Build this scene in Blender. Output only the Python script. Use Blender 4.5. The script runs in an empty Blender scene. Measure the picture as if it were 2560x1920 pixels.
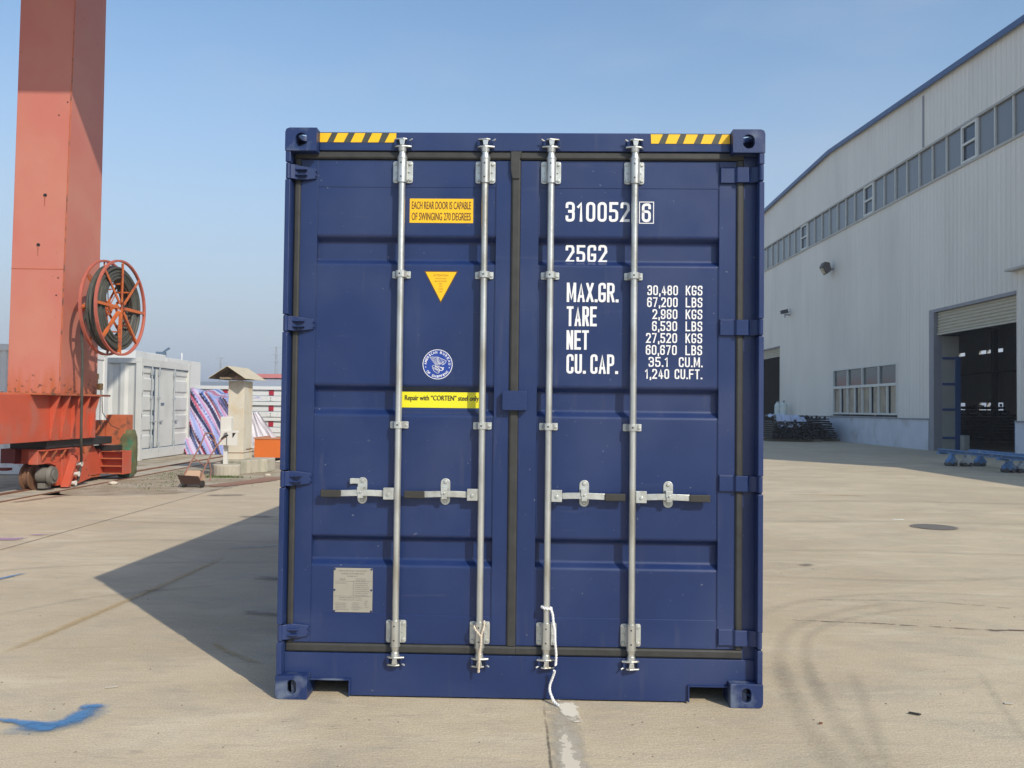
import bpy, bmesh, math, random
from mathutils import Vector, Matrix
PI = math.pi
rad = math.radians
SC = bpy.context.scene
COL = SC.collection
random.seed(7)

# ------------------------------------------------------------------ camera
CAM_H, YAW, PITCH, ROLL = 1.4772, .0033, .0270, .0116
fw = Vector((math.sin(YAW)*math.cos(PITCH), math.cos(YAW)*math.cos(PITCH), math.sin(PITCH)))
rt = Vector((math.cos(YAW), -math.sin(YAW), 0)); up = rt.cross(fw)
rt2 = rt*math.cos(ROLL) + up*math.sin(ROLL); up2 = up*math.cos(ROLL) - rt*math.sin(ROLL)
cd = bpy.data.cameras.new('camera'); cam = bpy.data.objects.new('camera', cd); COL.objects.link(cam)
cam.matrix_world = Matrix(((rt2.x, up2.x, -fw.x, 0), (rt2.y, up2.y, -fw.y, 0), (rt2.z, up2.z, -fw.z, CAM_H), (0, 0, 0, 1)))
cd.sensor_width = 36; cd.lens = 2200/2560*36; cd.clip_start = .05; cd.clip_end = 6000
SC.camera = cam

# ------------------------------------------------------------------ sky, sun, exposure
SUN = Vector((.813, -1.055, 1.0)).normalized()
ELEV = math.asin(SUN.z); AZ = math.atan2(SUN.x, SUN.y)
W = bpy.data.worlds.new('World'); SC.world = W; W.use_nodes = True
nt = W.node_tree; bg = nt.nodes['Background']
sky = nt.nodes.new('ShaderNodeTexSky'); sky.sky_type = 'NISHITA'; sky.sun_disc = False
sky.sun_elevation = ELEV; sky.sun_rotation = AZ
sky.air_density = 1.25; sky.dust_density = 1.2; sky.ozone_density = 3.0; sky.altitude = 0
# low-lying haze of the sky itself: the band near the horizon turns to a pale grey lavender
tcw = nt.nodes.new('ShaderNodeTexCoord'); sx_ = nt.nodes.new('ShaderNodeSeparateXYZ'); nt.links.new(tcw.outputs['Generated'], sx_.inputs[0])
mrw = nt.nodes.new('ShaderNodeMapRange'); mrw.interpolation_type = 'SMOOTHSTEP'
mrw.inputs['From Min'].default_value = -.02; mrw.inputs['From Max'].default_value = .44; mrw.inputs['To Min'].default_value = .93; mrw.inputs['To Max'].default_value = 0
nt.links.new(sx_.outputs[2], mrw.inputs[0])
tint = nt.nodes.new('ShaderNodeMix'); tint.data_type = 'RGBA'; tint.blend_type = 'MULTIPLY'; tint.inputs[0].default_value = 1
nt.links.new(sky.outputs[0], tint.inputs[6]); tint.inputs[7].default_value = (1.01, 1.07, 1.09, 1)
mxw = nt.nodes.new('ShaderNodeMix'); mxw.data_type = 'RGBA'; nt.links.new(mrw.outputs[0], mxw.inputs[0]); nt.links.new(tint.outputs[2], mxw.inputs[6])
SKY_S = .13
mxw.inputs[7].default_value = (.40/SKY_S, .452/SKY_S, .555/SKY_S, 1)
# faint thin cloud
cn = nt.nodes.new('ShaderNodeTexNoise'); cn.inputs['Scale'].default_value = 3.2; cn.inputs['Detail'].default_value = 4; cm = nt.nodes.new('ShaderNodeMapping'); cm.inputs['Scale'].default_value = (1, 1, 3.2); cm.inputs['Location'].default_value = (.35, 0, .2)
nt.links.new(tcw.outputs['Generated'], cm.inputs[0]); nt.links.new(cm.outputs[0], cn.inputs[0])
cr = nt.nodes.new('ShaderNodeMapRange'); cr.interpolation_type = 'SMOOTHSTEP'; cr.inputs['From Min'].default_value = .46; cr.inputs['From Max'].default_value = .78; cr.inputs['To Max'].default_value = .20; nt.links.new(cn.outputs[0], cr.inputs[0])
mc = nt.nodes.new('ShaderNodeMix'); mc.data_type = 'RGBA'; nt.links.new(cr.outputs[0], mc.inputs[0]); nt.links.new(mxw.outputs[2], mc.inputs[6]); mc.inputs[7].default_value = (.47/SKY_S, .52/SKY_S, .60/SKY_S, 1)
nt.links.new(mc.outputs[2], bg.inputs[0]); bg.inputs[1].default_value = SKY_S
sd = bpy.data.lights.new('sun', 'SUN'); sd.energy = 3.25; sd.angle = rad(.55); sd.color = (1, .92, .79)
so = bpy.data.objects.new('sun', sd); COL.objects.link(so)
so.rotation_euler = (-SUN).to_track_quat('-Z', 'Y').to_euler()
SC.view_settings.view_transform = 'Standard'; SC.view_settings.look = 'None'
SC.view_settings.gamma = 1; SC.view_settings.exposure = 0.28; SC.view_settings.use_curve_mapping = False

# ------------------------------------------------------------------ helpers
class MB:
    def __init__(s): s.v = []; s.f = []; s.mi = []; s.st = []
    def add(s, vs, fs, m=0):
        s.st.append((len(s.v), len(s.f))); o = len(s.v); s.v += [tuple(p) for p in vs]
        for f in fs: s.f.append(tuple(o+i for i in f)); s.mi.append(m)
    def box(s, x0, x1, y0, y1, z0, z1, m=0, M=None):
        vs = [Vector(p) for p in ((x0,y0,z0),(x1,y0,z0),(x1,y1,z0),(x0,y1,z0),(x0,y0,z1),(x1,y0,z1),(x1,y1,z1),(x0,y1,z1))]
        if M: vs = [M @ p for p in vs]
        s.add(vs, [(0,3,2,1),(4,5,6,7),(0,1,5,4),(1,2,6,5),(2,3,7,6),(3,0,4,7)], m)
    def prism(s, poly, axis, a, b, m=0, M=None):
        # poly: 2D outline; axis 'y': (x,z) extruded from y=a to y=b; 'x': (y,z); 'z': (x,y)
        def P(p, t):
            q = {'y': (p[0], t, p[1]), 'x': (t, p[0], p[1]), 'z': (p[0], p[1], t)}[axis]
            return (M @ Vector(q)) if M else q
        n = len(poly); vs = [P(p, a) for p in poly] + [P(p, b) for p in poly]
        fs = [tuple(range(n)), tuple(range(2*n-1, n-1, -1))] + [(i, i+n, (i+1) % n+n, (i+1) % n) for i in range(n)]
        s.add(vs, fs, m)
    def cyl(s, p0, p1, r, n=16, r1=None, m=0, caps=True):
        p0 = Vector(p0); p1 = Vector(p1); d = (p1-p0).normalized(); r1 = r if r1 is None else r1
        a = d.orthogonal().normalized(); b = d.cross(a)
        vs = [p0+(a*math.cos(t)+b*math.sin(t))*r for t in [2*PI*i/n for i in range(n)]]
        vs += [p1+(a*math.cos(t)+b*math.sin(t))*r1 for t in [2*PI*i/n for i in range(n)]]
        fs = [(i, (i+1) % n, (i+1) % n+n, i+n) for i in range(n)]
        if caps: fs += [tuple(range(n-1, -1, -1)), tuple(range(n, 2*n))]
        s.add(vs, fs, m)
    def tube(s, pts, r, n=8, closed=False, m=0):
        pts = [Vector(p) for p in pts]; N = len(pts); rings = []; a = None
        for i in range(N):
            if closed: d = pts[(i+1) % N]-pts[i-1]
            else: d = pts[min(i+1, N-1)]-pts[max(i-1, 0)]
            d.normalize()
            if a is None: a = d.orthogonal().normalized()
            else: a = (a-d*a.dot(d)).normalized()
            b = d.cross(a); rr = r[i] if isinstance(r, (list, tuple)) else r
            rings.append([pts[i]+(a*math.cos(2*PI*k/n)+b*math.sin(2*PI*k/n))*rr for k in range(n)])
        vs = [p for R in rings for p in R]; fs = []
        for i in range(N if closed else N-1):
            j = (i+1) % N
            for k in range(n): fs.append((i*n+k, i*n+(k+1) % n, j*n+(k+1) % n, j*n+k))
        if not closed: fs += [tuple(range(n-1, -1, -1)), tuple((N-1)*n+k for k in range(n))]
        s.add(vs, fs, m)
    def build_each(s, name, m, parent, **k):
        # every added shape becomes an object of its own
        out = []; ends = s.st[1:]+[(len(s.v), len(s.f))]
        for (v0, f0), (v1, f1) in zip(s.st, ends):
            q = MB(); q.add(s.v[v0:v1], [tuple(i-v0 for i in f) for f in s.f[f0:f1]]); out.append(q.build(name, m, parent, **k))
        return out
    def build(s, name, mats, parent=None, bevel=0, smooth=False, seg=2):
        me = bpy.data.meshes.new(name); me.from_pydata(s.v, [], s.f)
        if not isinstance(mats, (list, tuple)): mats = [mats]
        for m in mats: me.materials.append(m)
        if len(mats) > 1:
            for p, i in zip(me.polygons, s.mi): p.material_index = i
        bm = bmesh.new(); bm.from_mesh(me); bmesh.ops.recalc_face_normals(bm, faces=bm.faces); bm.to_mesh(me); bm.free()
        o = bpy.data.objects.new(name, me); COL.objects.link(o)
        if parent: o.parent = parent
        if smooth:
            for p in me.polygons: p.use_smooth = True
            md = o.modifiers.new('e', 'EDGE_SPLIT'); md.split_angle = rad(38)
        if bevel:
            b = o.modifiers.new('b', 'BEVEL'); b.width = bevel; b.segments = seg; b.limit_method = 'ANGLE'; b.angle_limit = rad(40)
        return o

def tag(o, label=None, cat=None, group=None, kind=None):
    if label: o['label'] = label
    if cat: o['category'] = cat
    if group: o['group'] = group
    if kind: o['kind'] = kind
    return o
def empty(name, loc, rz, label, cat, group=None):
    o = bpy.data.objects.new(name, None); COL.objects.link(o); o.location = loc; o.rotation_euler = (0, 0, rz)
    o.empty_display_size = .2
    return tag(o, label, cat, group)
def rrect(x0, x1, z0, z1, r, n=5):
    out = []
    for cx, cz, a0 in ((x1-r, z1-r, 0), (x0+r, z1-r, 90), (x0+r, z0+r, 180), (x1-r, z0+r, 270)):
        for i in range(n+1):
            a = rad(a0+90*i/n); out.append((cx+r*math.cos(a), cz+r*math.sin(a)))
    return out

# ------------------------------------------------------------------ materials
def mat(name, col, rough=.6, metal=0, spec=.5, var=.06, vscale=3.0, bump=0, bscale=40, col2=None, thr=(.45, .7), cscale=2.0, cdet=6, stretch=(1, 1, 1), coat=0):
    m = bpy.data.materials.new(name); m.use_nodes = True; t = m.node_tree; N = t.nodes; L = t.links
    b = N['Principled BSDF']; b.inputs['Roughness'].default_value = rough; b.inputs['Metallic'].default_value = metal
    b.inputs['Specular IOR Level'].default_value = spec
    if coat: b.inputs['Coat Weight'].default_value = coat; b.inputs['Coat Roughness'].default_value = .15
    tc = N.new('ShaderNodeTexCoord'); mp = N.new('ShaderNodeMapping'); mp.inputs['Scale'].default_value = stretch
    L.new(tc.outputs['Object'], mp.inputs[0])
    n1 = N.new('ShaderNodeTexNoise'); n1.inputs['Scale'].default_value = vscale; n1.inputs['Detail'].default_value = 7; L.new(mp.outputs[0], n1.inputs[0])
    mr = N.new('ShaderNodeMapRange'); mr.inputs['From Min'].default_value = .25; mr.inputs['From Max'].default_value = .75
    mr.inputs['To Min'].default_value = 1-var; mr.inputs['To Max'].default_value = 1+var; L.new(n1.outputs[0], mr.inputs[0])
    src = None
    if col2:
        n2 = N.new('ShaderNodeTexNoise'); n2.inputs['Scale'].default_value = cscale; n2.inputs['Detail'].default_value = cdet; L.new(mp.outputs[0], n2.inputs[0])
        m2 = N.new('ShaderNodeMapRange'); m2.inputs['From Min'].default_value = thr[0]; m2.inputs['From Max'].default_value = thr[1]; m2.clamp = True
        L.new(n2.outputs[0], m2.inputs[0])
        mx = N.new('ShaderNodeMix'); mx.data_type = 'RGBA'; mx.inputs[6].default_value = (*col, 1); mx.inputs[7].default_value = (*col2, 1)
        L.new(m2.outputs[0], mx.inputs[0]); src = mx.outputs[2]
    vm = N.new('ShaderNodeVectorMath'); vm.operation = 'SCALE'
    if src: L.new(src, vm.inputs[0])
    else: vm.inputs[0].default_value = col
    L.new(mr.outputs[0], vm.inputs['Scale']); L.new(vm.outputs[0], b.inputs['Base Color'])
    if bump:
        n3 = N.new('ShaderNodeTexNoise'); n3.inputs['Scale'].default_value = bscale; n3.inputs['Detail'].default_value = 4; L.new(tc.outputs['Object'], n3.inputs[0])
        bp = N.new('ShaderNodeBump'); bp.inputs['Strength'].default_value = bump; bp.inputs['Distance'].default_value = .01
        L.new(n3.outputs[0], bp.inputs['Height']); L.new(bp.outputs[0], b.inputs['Normal'])
    return m

BLUE = (.010, .027, .106)
M = {}
def paint_mat():
    m = mat('container_blue_paint', BLUE, .36, spec=.5, var=.09, vscale=2.2, col2=(.030, .048, .130), thr=(.45, .75), cscale=1.7)
    t = m.node_tree; N = t.nodes; L = t.links; b = N['Principled BSDF']; tc = N.new('ShaderNodeTexCoord')
    src = b.inputs['Base Color'].links[0].from_socket
    def n(scale, det, st=(1, 1, 1)):
        mp = N.new('ShaderNodeMapping'); mp.inputs['Scale'].default_value = st; L.new(tc.outputs['Object'], mp.inputs[0])
        q = N.new('ShaderNodeTexNoise'); q.inputs['Scale'].default_value = scale; q.inputs['Detail'].default_value = det; L.new(mp.outputs[0], q.inputs[0]); return q.outputs[0]
    def ov(src, f, lo, hi, amt, col):
        r = N.new('ShaderNodeMapRange'); r.inputs['From Min'].default_value = lo; r.inputs['From Max'].default_value = hi; r.inputs['To Max'].default_value = amt; L.new(f, r.inputs[0])
        x = N.new('ShaderNodeMix'); x.data_type = 'RGBA'; L.new(r.outputs[0], x.inputs[0]); L.new(src, x.inputs[6]); x.inputs[7].default_value = (*col, 1); return x.outputs[2]
    src = ov(src, n(55, 3), .735, .76, .7, (.20, .22, .28))            # chips and weld spatter
    src = ov(src, n(20, 6, (1, 1, .12)), .62, .80, .22, (.10, .105, .13))   # dust runs
    src = ov(src, n(9, 6, (.25, 1, 2.5)), .66, .78, .25, (.085, .10, .16))   # rubbed patches
    L.new(src, b.inputs['Base Color'])
    r = N.new('ShaderNodeMapRange'); r.inputs['From Min'].default_value = .3; r.inputs['From Max'].default_value = .7; r.inputs['To Min'].default_value = .30; r.inputs['To Max'].default_value = .46; L.new(n(4, 6), r.inputs[0]); L.new(r.outputs[0], b.inputs['Roughness'])
    bp = N.new('ShaderNodeBump'); bp.inputs['Strength'].default_value = .35; bp.inputs['Distance'].default_value = .006; L.new(n(3.2, 2), bp.inputs['Height'])
    b2 = N.new('ShaderNodeBump'); b2.inputs['Strength'].default_value = .08; b2.inputs['Distance'].default_value = .004; L.new(n(160, 3), b2.inputs['Height']); L.new(bp.outputs[0], b2.inputs['Normal']); L.new(b2.outputs[0], b.inputs['Normal'])
    return m
M['blue'] = paint_mat()
M['blue2'] = mat('container_blue_paint_scuffed', BLUE, .42, spec=.5, var=.05, bump=.08, bscale=70, col2=(.11, .14, .21), thr=(.52, .68), cscale=8)
M['rubber'] = mat('gasket_rubber', (.034, .034, .032), .6, var=.25, vscale=14, stretch=(1, 1, 1), bump=.1)
M['zinc'] = mat('galvanised_steel', (.62, .63, .60), .36, metal=.78, var=.14, vscale=16, col2=(.44, .42, .36), thr=(.46, .66), cscale=11, bump=.12, stretch=(1, 1, .35))
M['zinc2'] = mat('galvanised_plate', (.57, .59, .56), .40, metal=.55, var=.14, vscale=26, bump=.15, col2=(.46, .46, .42), thr=(.48, .68), cscale=16)
M['grip'] = mat('black_handle_grip', (.035, .033, .028), .55, var=.2)
M['dark'] = mat('dark_hole', (.01, .01, .012), .8)
M['yellow'] = mat('amber_sticker', (.86, .50, .008), .45, var=.02)
M['lemon'] = mat('lemon_sticker', (.82, .74, .02), .45, var=.02)
M['stk_dark'] = mat('sticker_brown_ink', (.12, .055, .012), .5, var=.02)
M['stk_black'] = mat('sticker_black_ink', (.045, .04, .015), .5, var=.02)
M['stripe_dark'] = mat('hazard_dark', (.055, .058, .045), .5, var=.05)
M['white_ink'] = mat('white_lettering', (.80, .80, .80), .5, var=.03)
M['seal_blue'] = mat('seal_blue', (.012, .050, .30), .45, var=.02)
M['plate'] = mat('data_plate', (.36, .34, .285), .5, metal=.2, var=.05, vscale=20)
M['plate_ink'] = mat('data_plate_ink', (.15, .14, .13), .6)
M['rope_w'] = mat('white_rope', (.80, .79, .78), .8, var=.08, vscale=60, bump=.4, bscale=200)
M['rope_t'] = mat('tan_rope', (.62, .53, .42), .8, var=.12, vscale=60, bump=.4, bscale=200)

# ------------------------------------------------------------------ lettering
GL = {
 '0': [([(0,0),(0,1),(1,1),(1,0)], 1, 'r')],
 '1': [([(.02,.80),(.5,1),(.5,0)], 0, 's')],
 '2': [([(0,.80),(0,1),(1,1),(1,.62)], 0, 'r'), ([(1,.64),(0,0),(1,0)], 0, 's')],
 '3': [([(0,.80),(0,1),(1,1),(1,.53),(.38,.53)], 0, 'r'), ([(.38,.52),(1,.52),(1,0),(0,0),(0,.20)], 0, 'r')],
 '4': [([(.74,0),(.74,.5)], 0, 's'), ([(.74,.45),(.52,1.0),(0,.26),(1.08,.26)], 0, 's')],
 '5': [([(1,1),(.04,1),(.04,.57)], 0, 's'), ([(.04,.58),(1,.58),(1,0),(0,0),(0,.20)], 0, 'r')],
 '6': [([(1,.80),(1,1),(0,1),(0,0),(1,0),(1,.57),(0,.57)], 0, 'r')],
 '7': [([(0,1),(1,1),(.32,0)], 0, 's')],
 '8': [([(.04,.53),(.04,1),(.96,1),(.96,.53)], 1, 'r'), ([(0,0),(0,.53),(1,.53),(1,0)], 1, 'r')],
 '9': [([(0,.20),(0,0),(1,0),(1,1),(0,1),(0,.43),(1,.43)], 0, 'r')],
 'A': [([(0,0),(.5,1.03),(1,0)], 0, 's'), ([(.18,.26),(.82,.26)], 0, 's')],
 'B': [([(0,0),(0,1)], 0, 's'), ([(0,1),(.95,1),(.95,.54),(0,.54)], 0, 'r'), ([(0,.52),(1,.52),(1,0),(0,0)], 0, 'r')],
 'C': [([(1,.76),(1,1),(0,1),(0,0),(1,0),(1,.24)], 0, 'r')],
 'D': [([(0,0),(0,1)], 0, 's'), ([(0,1),(1,1),(1,0),(0,0)], 0, 'r')],
 'E': [([(1,1),(0,1),(0,0),(1,0)], 0, 's'), ([(0,.52),(.86,.52)], 0, 's')],
 'F': [([(1,1),(0,1),(0,0)], 0, 's'), ([(0,.52),(.86,.52)], 0, 's')],
 'G': [([(1,.80),(1,1),(0,1),(0,0),(1,0),(1,.38)], 0, 'r'), ([(1,.43),(.58,.43)], 0, 's')],
 'K': [([(0,0),(0,1)], 0, 's'), ([(1,1),(.06,.40)], 0, 's'), ([(.36,.58),(1,0)], 0, 's')],
 'L': [([(0,1),(0,0),(1,0)], 0, 's')],
 'M': [([(0,0),(0,1)], 0, 's'), ([(1,0),(1,1)], 0, 's'), ([(.06,1),(.5,.12),(.94,1)], 0, 's')],
 'N': [([(0,0),(0,1)], 0, 's'), ([(1,0),(1,1)], 0, 's'), ([(.06,.98),(.94,.02)], 0, 's')],
 'H': [([(0,0),(0,1)], 0, 's'), ([(1,0),(1,1)], 0, 's'), ([(0,.52),(1,.52)], 0, 's')],
 'I': [([(.5,0),(.5,1)], 0, 's')],
 'O': [([(0,0),(0,1),(1,1),(1,0)], 1, 'r')],
 'W': [([(0,1),(.26,0),(.5,.9),(.74,0),(1,1)], 0, 's')],
 'P': [([(0,0),(0,1)], 0, 's'), ([(0,1),(1,1),(1,.46),(0,.46)], 0, 'r')],
 'R': [([(0,0),(0,1)], 0, 's'), ([(0,1),(1,1),(1,.50),(0,.50)], 0, 'r'), ([(.55,.50),(1,0)], 0, 's')],
 'S': [([(1,.78),(1,1),(0,1),(0,.55),(1,.50),(1,0),(0,0),(0,.22)], 0, 'r')],
 'T': [([(0,1),(1,1)], 0, 's'), ([(.5,1),(.5,0)], 0, 's')],
 'U': [([(0,1),(0,0),(1,0),(1,1)], 0, 'r')],
 'X': [([(0,0),(1,1)], 0, 's'), ([(0,1),(1,0)], 0, 's')],
 '.': [([(.5,0),(.5,.012)], 0, 's')],
 ',': [([(.62,.06),(.30,-.16)], 0, 's')],
}
def rounded(pts, closed, r):
    out = []; n = len(pts)
    for i, p in enumerate(pts):
        if not closed and i in (0, n-1): out.append(p); continue
        a = pts[i-1]; b = pts[(i+1) % n]
        va = Vector((a[0]-p[0], a[1]-p[1])); vb = Vector((b[0]-p[0], b[1]-p[1]))
        ra = min(r, va.length*.499); rb = min(r, vb.length*.499); q = min(ra, rb)
        va.normalize(); vb.normalize(); P0 = Vector(p)+va*q; P1 = Vector(p)+vb*q
        for k in range(7):
            t = k/6; c = P0*(1-t)**2 + Vector(p)*2*t*(1-t) + P1*t*t
            c = c.lerp((P0+P1)/2+(Vector(p)-(P0+P1)/2)*.55, 0); out.append((c.x, c.y))
    return out
def ribbon(mb, pts, closed, w, place, m=0, cap=False, lim=.38):
    pts = [Vector(p) for p in pts]; n = len(pts); L = []; R = []
    if cap and not closed:
        pts[0] = pts[0]+(pts[0]-pts[1]).normalized()*w*.5; pts[-1] = pts[-1]+(pts[-1]-pts[-2]).normalized()*w*.5
    for i in range(n):
        if closed: a, b = pts[i]-pts[i-1], pts[(i+1) % n]-pts[i]
        else:
            a = pts[i]-pts[i-1] if i > 0 else pts[1]-pts[0]; b = pts[i+1]-pts[i] if i < n-1 else pts[-1]-pts[-2]
        if a.length < 1e-9: a = b
        if b.length < 1e-9: b = a
        a = a.normalized(); b = b.normalized(); na = Vector((-a.y, a.x)); nb = Vector((-b.y, b.x)); mm = na+nb
        if mm.length < 1e-3: mm = na
        mm.normalize(); k = w/2/max(lim, mm.dot(na)); L.append(pts[i]+mm*k); R.append(pts[i]-mm*k)
    vs = [place(p.x, p.y) for p in L]+[place(p.x, p.y) for p in R]
    fs = [(i, (i+1) % n, (i+1) % n+n, i+n) for i in range(n if closed else n-1)]
    mb.add(vs, fs, m)
def letters(mb, text, x0, x1, z0, z1, y, wt=.13, m=0, gap=.27):
    """narrow stencil style letters fitted between x0..x1, z0..z1 on the plane y"""
    h = z1-z0; w = wt*h; adv = []
    for c in text:
        adv.append({' ': .40, 'I': .30, 'W': 1.35, '.': .30, ',': .26, '1': .74, 'M': 1.25}.get(c, 1.0))
    tot = sum(adv)+gap*(len(text)-1); u = (x1-x0)/tot; x = x0; k = 0
    for c, a in zip(text, adv):
        if c in GL:
            gw = a*u-w
            if c in '.,': gw = max(a*u-w, .01*h)
            if c == '1': gw = (a*u-w)*1.3
            for pts, cl, kind in GL[c]:
                q = [(x+w/2+px*gw, z0+w/2+pz*(h-w)) for px, pz in pts]
                if kind == 'r': q = rounded(q, cl, .5*max(gw, w))
                d = y-.00012*k; k = (k+1) % 9
                lo = -1 if c == ',' else z0
                ribbon(mb, q, cl, w*(1.2 if c == '.' else 1), lambda a_, b_: (a_, d, min(z1, max(lo, b_))), m, cap=True, lim=.8 if c in 'AMNXW147K' else .5)
        x += (a+gap)*u
def font_text(text, mb, x0, x1, z0, z1, y, offset=0.0, m=0, M=None):
    cu = bpy.data.curves.new('t', 'FONT'); cu.body = text; cu.size = 1; cu.offset = offset; cu.resolution_u = 4
    o = bpy.data.objects.new('t', cu); COL.objects.link(o)
    me = bpy.data.meshes.new_from_object(o.evaluated_get(bpy.context.evaluated_depsgraph_get()))
    xs = [v.co.x for v in me.vertices]; ys = [v.co.y for v in me.vertices]
    ax, bx, ay, by = min(xs), max(xs), min(ys), max(ys)
    vs = []
    for v in me.vertices:
        p = Vector((x0+(v.co.x-ax)/(bx-ax)*(x1-x0), y, z0+(v.co.y-ay)/(by-ay)*(z1-z0)))
        vs.append(M @ p if M else p)
    mb.add(vs, [tuple(p.vertices) for p in me.polygons], m)
    bpy.data.objects.remove(o); bpy.data.curves.remove(cu); bpy.data.meshes.remove(me)

# ================================================================== GROUND
def ground_mat():
    m = bpy.data.materials.new('concrete_ground'); m.use_nodes = True; t = m.node_tree; N = t.nodes; L = t.links
    b = N['Principled BSDF']; b.inputs['Roughness'].default_value = .82; b.inputs['Specular IOR Level'].default_value = .25
    tc = N.new('ShaderNodeTexCoord')
    def noise(scale, det, st=(1, 1, 1), dist=0):
        mp = N.new('ShaderNodeMapping'); mp.inputs['Scale'].default_value = st; L.new(tc.outputs['Object'], mp.inputs[0])
        n = N.new('ShaderNodeTexNoise'); n.inputs['Scale'].default_value = scale; n.inputs['Detail'].default_value = det; n.inputs['Distortion'].default_value = dist
        n.inputs['Roughness'].default_value = .6
        L.new(mp.outputs[0], n.inputs[0]); return n.outputs[0]
    def ramp(src, a, b_, lo=0, hi=1):
        r = N.new('ShaderNodeMapRange'); r.inputs['From Min'].default_value = a; r.inputs['From Max'].default_value = b_
        r.inputs['To Min'].default_value = lo; r.inputs['To Max'].default_value = hi; L.new(src, r.inputs[0]); return r.outputs[0]
    def mix(f, a, b_):
        x = N.new('ShaderNodeMix'); x.data_type = 'RGBA'; L.new(f, x.inputs[0])
        for i, v in ((6, a), (7, b_)):
            if isinstance(v, tuple): x.inputs[i].default_value = (*v, 1)
            else: L.new(v, x.inputs[i])
        return x.outputs[2]
    c = mix(ramp(noise(.55, 8, (1, 1.4, 1), .4), .38, .62), (.47, .385, .262), (.56, .468, .325))
    c = mix(ramp(noise(2.2, 9, (.8, 1.2, 1), 1.0), .48, .66, 0, .5), c, (.40, .345, .27))
    c = mix(ramp(noise(1.6, 8, (.6, 1.5, 1), .6), .54, .68, 0, .6), c, (.61, .535, .385))
    c = mix(ramp(noise(7, 7, (.40, 1.9, 1), .7), .52, .72, 0, .42), c, (.34, .295, .225))
    c = mix(ramp(noise(26, 6, (.45, 1.6, 1), .5), .52, .70, 0, .42), c, (.60, .53, .39))
    c = mix(ramp(noise(16, 3), .715, .75, 0, .55), c, (.24, .205, .165))
    c = mix(ramp(noise(.9, 4, (1, 1, 1), 1.2), .60, .74, 0, .38), c, (.31, .275, .225))
    c = mix(ramp(noise(.16, 5, (1, 1.3, 1), .8), .50, .68, 0, .35), c, (.44, .365, .26))
    v = N.new('ShaderNodeVectorMath'); v.operation = 'SCALE'; L.new(c, v.inputs[0]); L.new(ramp(noise(110, 6), .3, .7, .76, 1.24), v.inputs['Scale'])
    L.new(v.outputs[0], b.inputs['Base Color'])
    bp = N.new('ShaderNodeBump'); bp.inputs['Strength'].default_value = .5; bp.inputs['Distance'].default_value = .008
    L.new(noise(45, 7, (.7, 1.3, 1)), bp.inputs['Height']); L.new(bp.outputs[0], b.inputs['Normal'])
    return m
M['ground'] = ground_mat()
def mark_mat(name, col, alpha=.8, lo=.42, hi=.56, scale=9, stretch=(1, 1, 1), rough=.8):
    """paint or dirt lying on the concrete, worn through in places"""
    m = bpy.data.materials.new(name); m.use_nodes = True; t = m.node_tree; N = t.nodes; L = t.links
    b = N['Principled BSDF']; b.inputs['Base Color'].default_value = (*col, 1); b.inputs['Roughness'].default_value = rough
    tc = N.new('ShaderNodeTexCoord'); mp = N.new('ShaderNodeMapping'); mp.inputs['Scale'].default_value = stretch; L.new(tc.outputs['Object'], mp.inputs[0])
    n = N.new('ShaderNodeTexNoise'); n.inputs['Scale'].default_value = scale; n.inputs['Detail'].default_value = 8; n.inputs['Roughness'].default_value = .65; L.new(mp.outputs[0], n.inputs[0])
    at = N.new('ShaderNodeAttribute'); at.attribute_name = 'edge'
    ad = N.new('ShaderNodeMath'); ad.operation = 'MULTIPLY_ADD'; ad.inputs[1].default_value = .55; L.new(at.outputs['Fac'], ad.inputs[0]); 
    sb = N.new('ShaderNodeMath'); sb.operation = 'SUBTRACT'; sb.inputs[1].default_value = .40; L.new(n.outputs[0], sb.inputs[0]); L.new(sb.outputs[0], ad.inputs[2])
    r = N.new('ShaderNodeMapRange'); r.inputs['From Min'].default_value = lo; r.inputs['From Max'].default_value = hi; r.inputs['To Max'].default_value = alpha; L.new(ad.outputs[0], r.inputs[0])
    L.new(r.outputs[0], b.inputs['Alpha'])
    return m
mb = MB()
S = 2600
xs = [-S, -60, -30, 0, 30, 60, S]; ys = [-60, 0, 40, 90, 200, S]
vs = [(x, y, 0) for y in ys for x in xs]; nx = len(xs)
mb.add(vs, [(j*nx+i, j*nx+i+1, (j+1)*nx+i+1, (j+1)*nx+i) for j in range(len(ys)-1) for i in range(nx-1)])
ground = tag(mb.build('ground', M['ground']), kind='structure')
ZL = [0.0030]
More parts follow.
